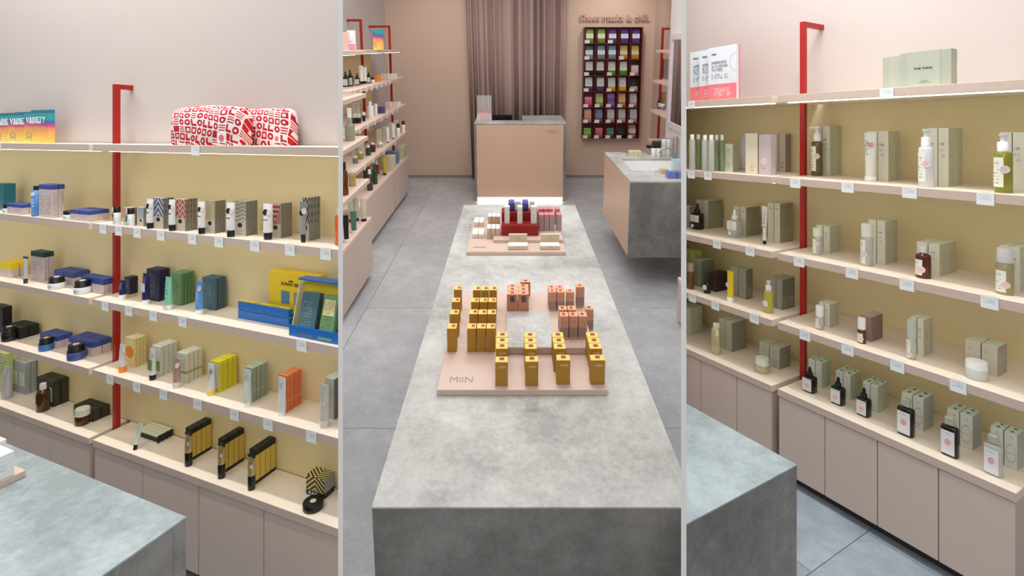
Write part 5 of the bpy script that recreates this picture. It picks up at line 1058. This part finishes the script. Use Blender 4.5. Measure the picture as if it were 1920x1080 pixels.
part(bs, 'basin_floor', MB().box(bx0-.012, bx1+.012, by0-.012, by1+.012, TB-.17, TB-.1601), WHITE)
p = B.on(1268, 300, TB); tx, ty = min(p.x, sx1-.03), p.y
t = empty(B, 'tap', 'brushed steel tap with curved spout on the wash stand', 'tap', (tx, ty, TB+.0004))
part(t, 'column', MB().lathe([(.020, 0), (.020, .20), (.017, .205)], 18), CHROME)
part(t, 'spout', MB().path([(-.015, 0, .10), (-.08, 0, .105), (-.12, 0, .09), (-.135, 0, .06)], .010, 10), CHROME); part(t, 'lever', MB().path([(0, 0, .185), (-.05, 0, .19), (-.085, 0, .19)], .006, 8), CHROME)
mbx(TB, 'cream striped soap carton on the wash stand', carton('carton_soap', S(226, 216, 176), S(110, 100, 80), (.1, .9, .2, .8), frows=5), 1180, 1203, 293, 284, .07, nx=3)
bottle(B, TB, 'tiny clear bottle beside the soap cartons', 1175.5, 293, 285, 5, 'jarw', CLR, CHROME)
mbx(TB, 'small grey carton with black top on the wash stand', C('card_grey', 170, 164, 158), 1213, 1221, 290, 273, .05, lid=(BLACK, .3))
for i, u in enumerate((1226.5, 1235.5)): bottle(B, TB, 'white bottle with black cap on the wash stand, %s' % ('beside the grey carton' if i == 0 else 'beside the white pouches'), u, 294, 265, 9, 'roll', WHITE, BLACK)
for i, u in enumerate((1245, 1253.5)): bottle(B, TB, 'plain white bottle on the wash stand, %s' % ('beside the black capped ones' if i == 0 else 'beside the tap'), u, 293, 262, 9, 'roll', C('white_soft', 224, 226, 224), C('white_soft', 224, 226, 224))
mbx(TB, 'small white tent card before the basin', WBX, 1224.5, 1228, 330, 320, .03)
mbx(TB, 'beige soap box at the basin corner', C('card_beige', 216, 196, 150), 1240, 1254, 327, 318, .07)
mbx(TB, 'periwinkle blue carton beside the beige soap box', C('card_periwinkle', 112, 128, 196), 1252, 1269, 335, 323, .07)
mbx(TB, 'second periwinkle carton against the partition', C('card_periwinkle', 112, 128, 196), 1270, 1283, 335, 323, .07)
mbx(TB, 'sky blue and orange carton at the partition', carton('carton_skyorange', S(206, 220, 226), S(230, 140, 90), (.5, 1, .1, .8), topcol=S(130, 190, 230)), 1263, 1280, 321, 301, .08)
# mirror on its panel
t = empty(B, 'splash_wall', 'white wall panel carrying the mirror above the wash stand', 'panel', (1.757, 0, 0))
part(t, 'panel', MB().box(.0, .04, 2.3, 4.0, TB+.002, 3.3), C('panel_white', 226, 220, 222, rough=.4))
t = empty(B, 'mirror', 'framed mirror above the wash stand', 'mirror', (1.756, 2.4, TB+.25))
part(t, 'frame', MB().add(*(lambda o_, i_: ([(x_, y_, z_) for x_ in (0, -.02) for y_, z_ in o_+i_], [f for a in range(4) for b in [(a+1) % 4] for f in ([a, b, 4+b, 4+a], [8+a, 12+a, 12+b, 8+b], [a, 8+a, 8+b, b], [4+a, 4+b, 12+b, 12+a])]))([(0, 0), (1.52, 0), (1.52, .84), (0, .84)], [(.05, .05), (1.47, .05), (1.47, .79), (.05, .79)])), C('frame_lilac', 214, 200, 210, rough=.3))
part(t, 'glass', MB().box(-.008, -.002, .05, 1.47, .05, .79), mat('mirror_glass', (.8, .8, .8, 1), .03, metal=1))
for k, zz in enumerate(zsm):
    solo(B, 'shelf_board', MB().box(1.82, 2.21, 4.06, 4.72+.05*k, -.03, 0, .001), SHR, '%s blush board on the wall behind the wash stand' % ('top', 'second', 'third', 'lowest')[k], 'shelf', (0, 0, zz))
t = empty(B, 'shelf_post', 'red steel post on the wall behind the wash stand', 'post', (1.98, 5.05, 0))
part(t, 'upright', MB().box(-.012, .012, -.012, .012, 0, 2.02), RED); part(t, 'arm', MB().box(.012, .24, -.012, .012, 1.996, 2.02), RED)
mbx(zsm[1], 'dark red book on the wall behind the wash stand', C('book_red', 120, 28, 34), 1245, 1248.5, 147, 111, .12)
mbx(zsm[1], 'grey book on the wall behind the wash stand', C('book_grey', 150, 140, 138), 1249, 1256, 148, 111, .12)
mbx(zsm[2], 'olive carton on the wall behind the wash stand', C('card_olive', 176, 160, 116), 1240, 1249, 200, 172, .08)
bottle(B, zsm[2], 'dark dropper on the wall behind the wash stand', 1236, 203, 182, 6, 'dropper', DRP, BLACK, lab=(-.4, .4, .1, .5, WL))
bottle(B, zsm[2], 'steel blue jar on the wall behind the wash stand', 1243.5, 206, 195, 9, 'jarw', C('jar_steel', 128, 142, 160), WHITE, name='cream_jar', cat='jar')
p = B.on(1268, 602, 0); q = B.ony(1268, 520, p.y)
c = empty(B, 'base_cabinet', 'blush cabinet corner at the partition beyond the table', 'cabinet', (p.x, p.y, 0))
part(c, 'body', MB().box(0, .5, -.6, 0, .03, q.z-.03), DOOR); part(c, 'kick_plate', MB().box(.03, .5, -.6, -.03, 0, .029), KICK); part(c, 'worktop', MB().box(-.004, .5, -.6, .004, q.z-.0295, q.z), SHR)
# ------------------------------------------------------------------ trim everything at the partitions
def trim(o, bay, mw):
    me = o.data
    if o.type == 'MESH':
        P = [mw @ v.co - CAM for v in me.vertices]
        planes = []
        for k, sg in ((bay.umin, 1), (bay.umax, -1)):
            if abs(k) > 1e6: continue
            n = Vector((1, -k, 0)).normalized()*sg      # inside: n.p > .0048
            dist = [n.dot(p) for p in P]
            if max(dist) < .006: return False
            if min(dist) < .0048: planes.append(n)
        if planes:
            bm = bmesh.new(); bm.from_mesh(me); inv = mw.inverted()
            for n in planes:
                co = inv @ (CAM+n*.005); no = (mw.to_3x3().transposed() @ n)
                r = bmesh.ops.bisect_plane(bm, geom=bm.verts[:]+bm.edges[:]+bm.faces[:], plane_co=co, plane_no=no, clear_inner=True, dist=1e-6)
                ed = [e for e in r['geom_cut'] if isinstance(e, bmesh.types.BMEdge)]
                try: bmesh.ops.holes_fill(bm, edges=ed)
                except Exception: pass
            if len(bm.faces) == 0: bm.free(); return False
            m2 = me.copy(); bm.to_mesh(m2); bm.free(); o.data = m2
    return True
def walk(o, bay, mw):
    for c in list(o.children):
        if not walk(c, bay, mw @ c.matrix_basis): pass
    ok = trim(o, bay, mw)
    if o.type == 'EMPTY': ok = len(o.children) > 0
    if not ok:
        for c in list(o.children): bpy.data.objects.remove(c)
        bpy.data.objects.remove(o)
    return ok
for o, bay in ALL: walk(o, bay, o.matrix_basis.copy())
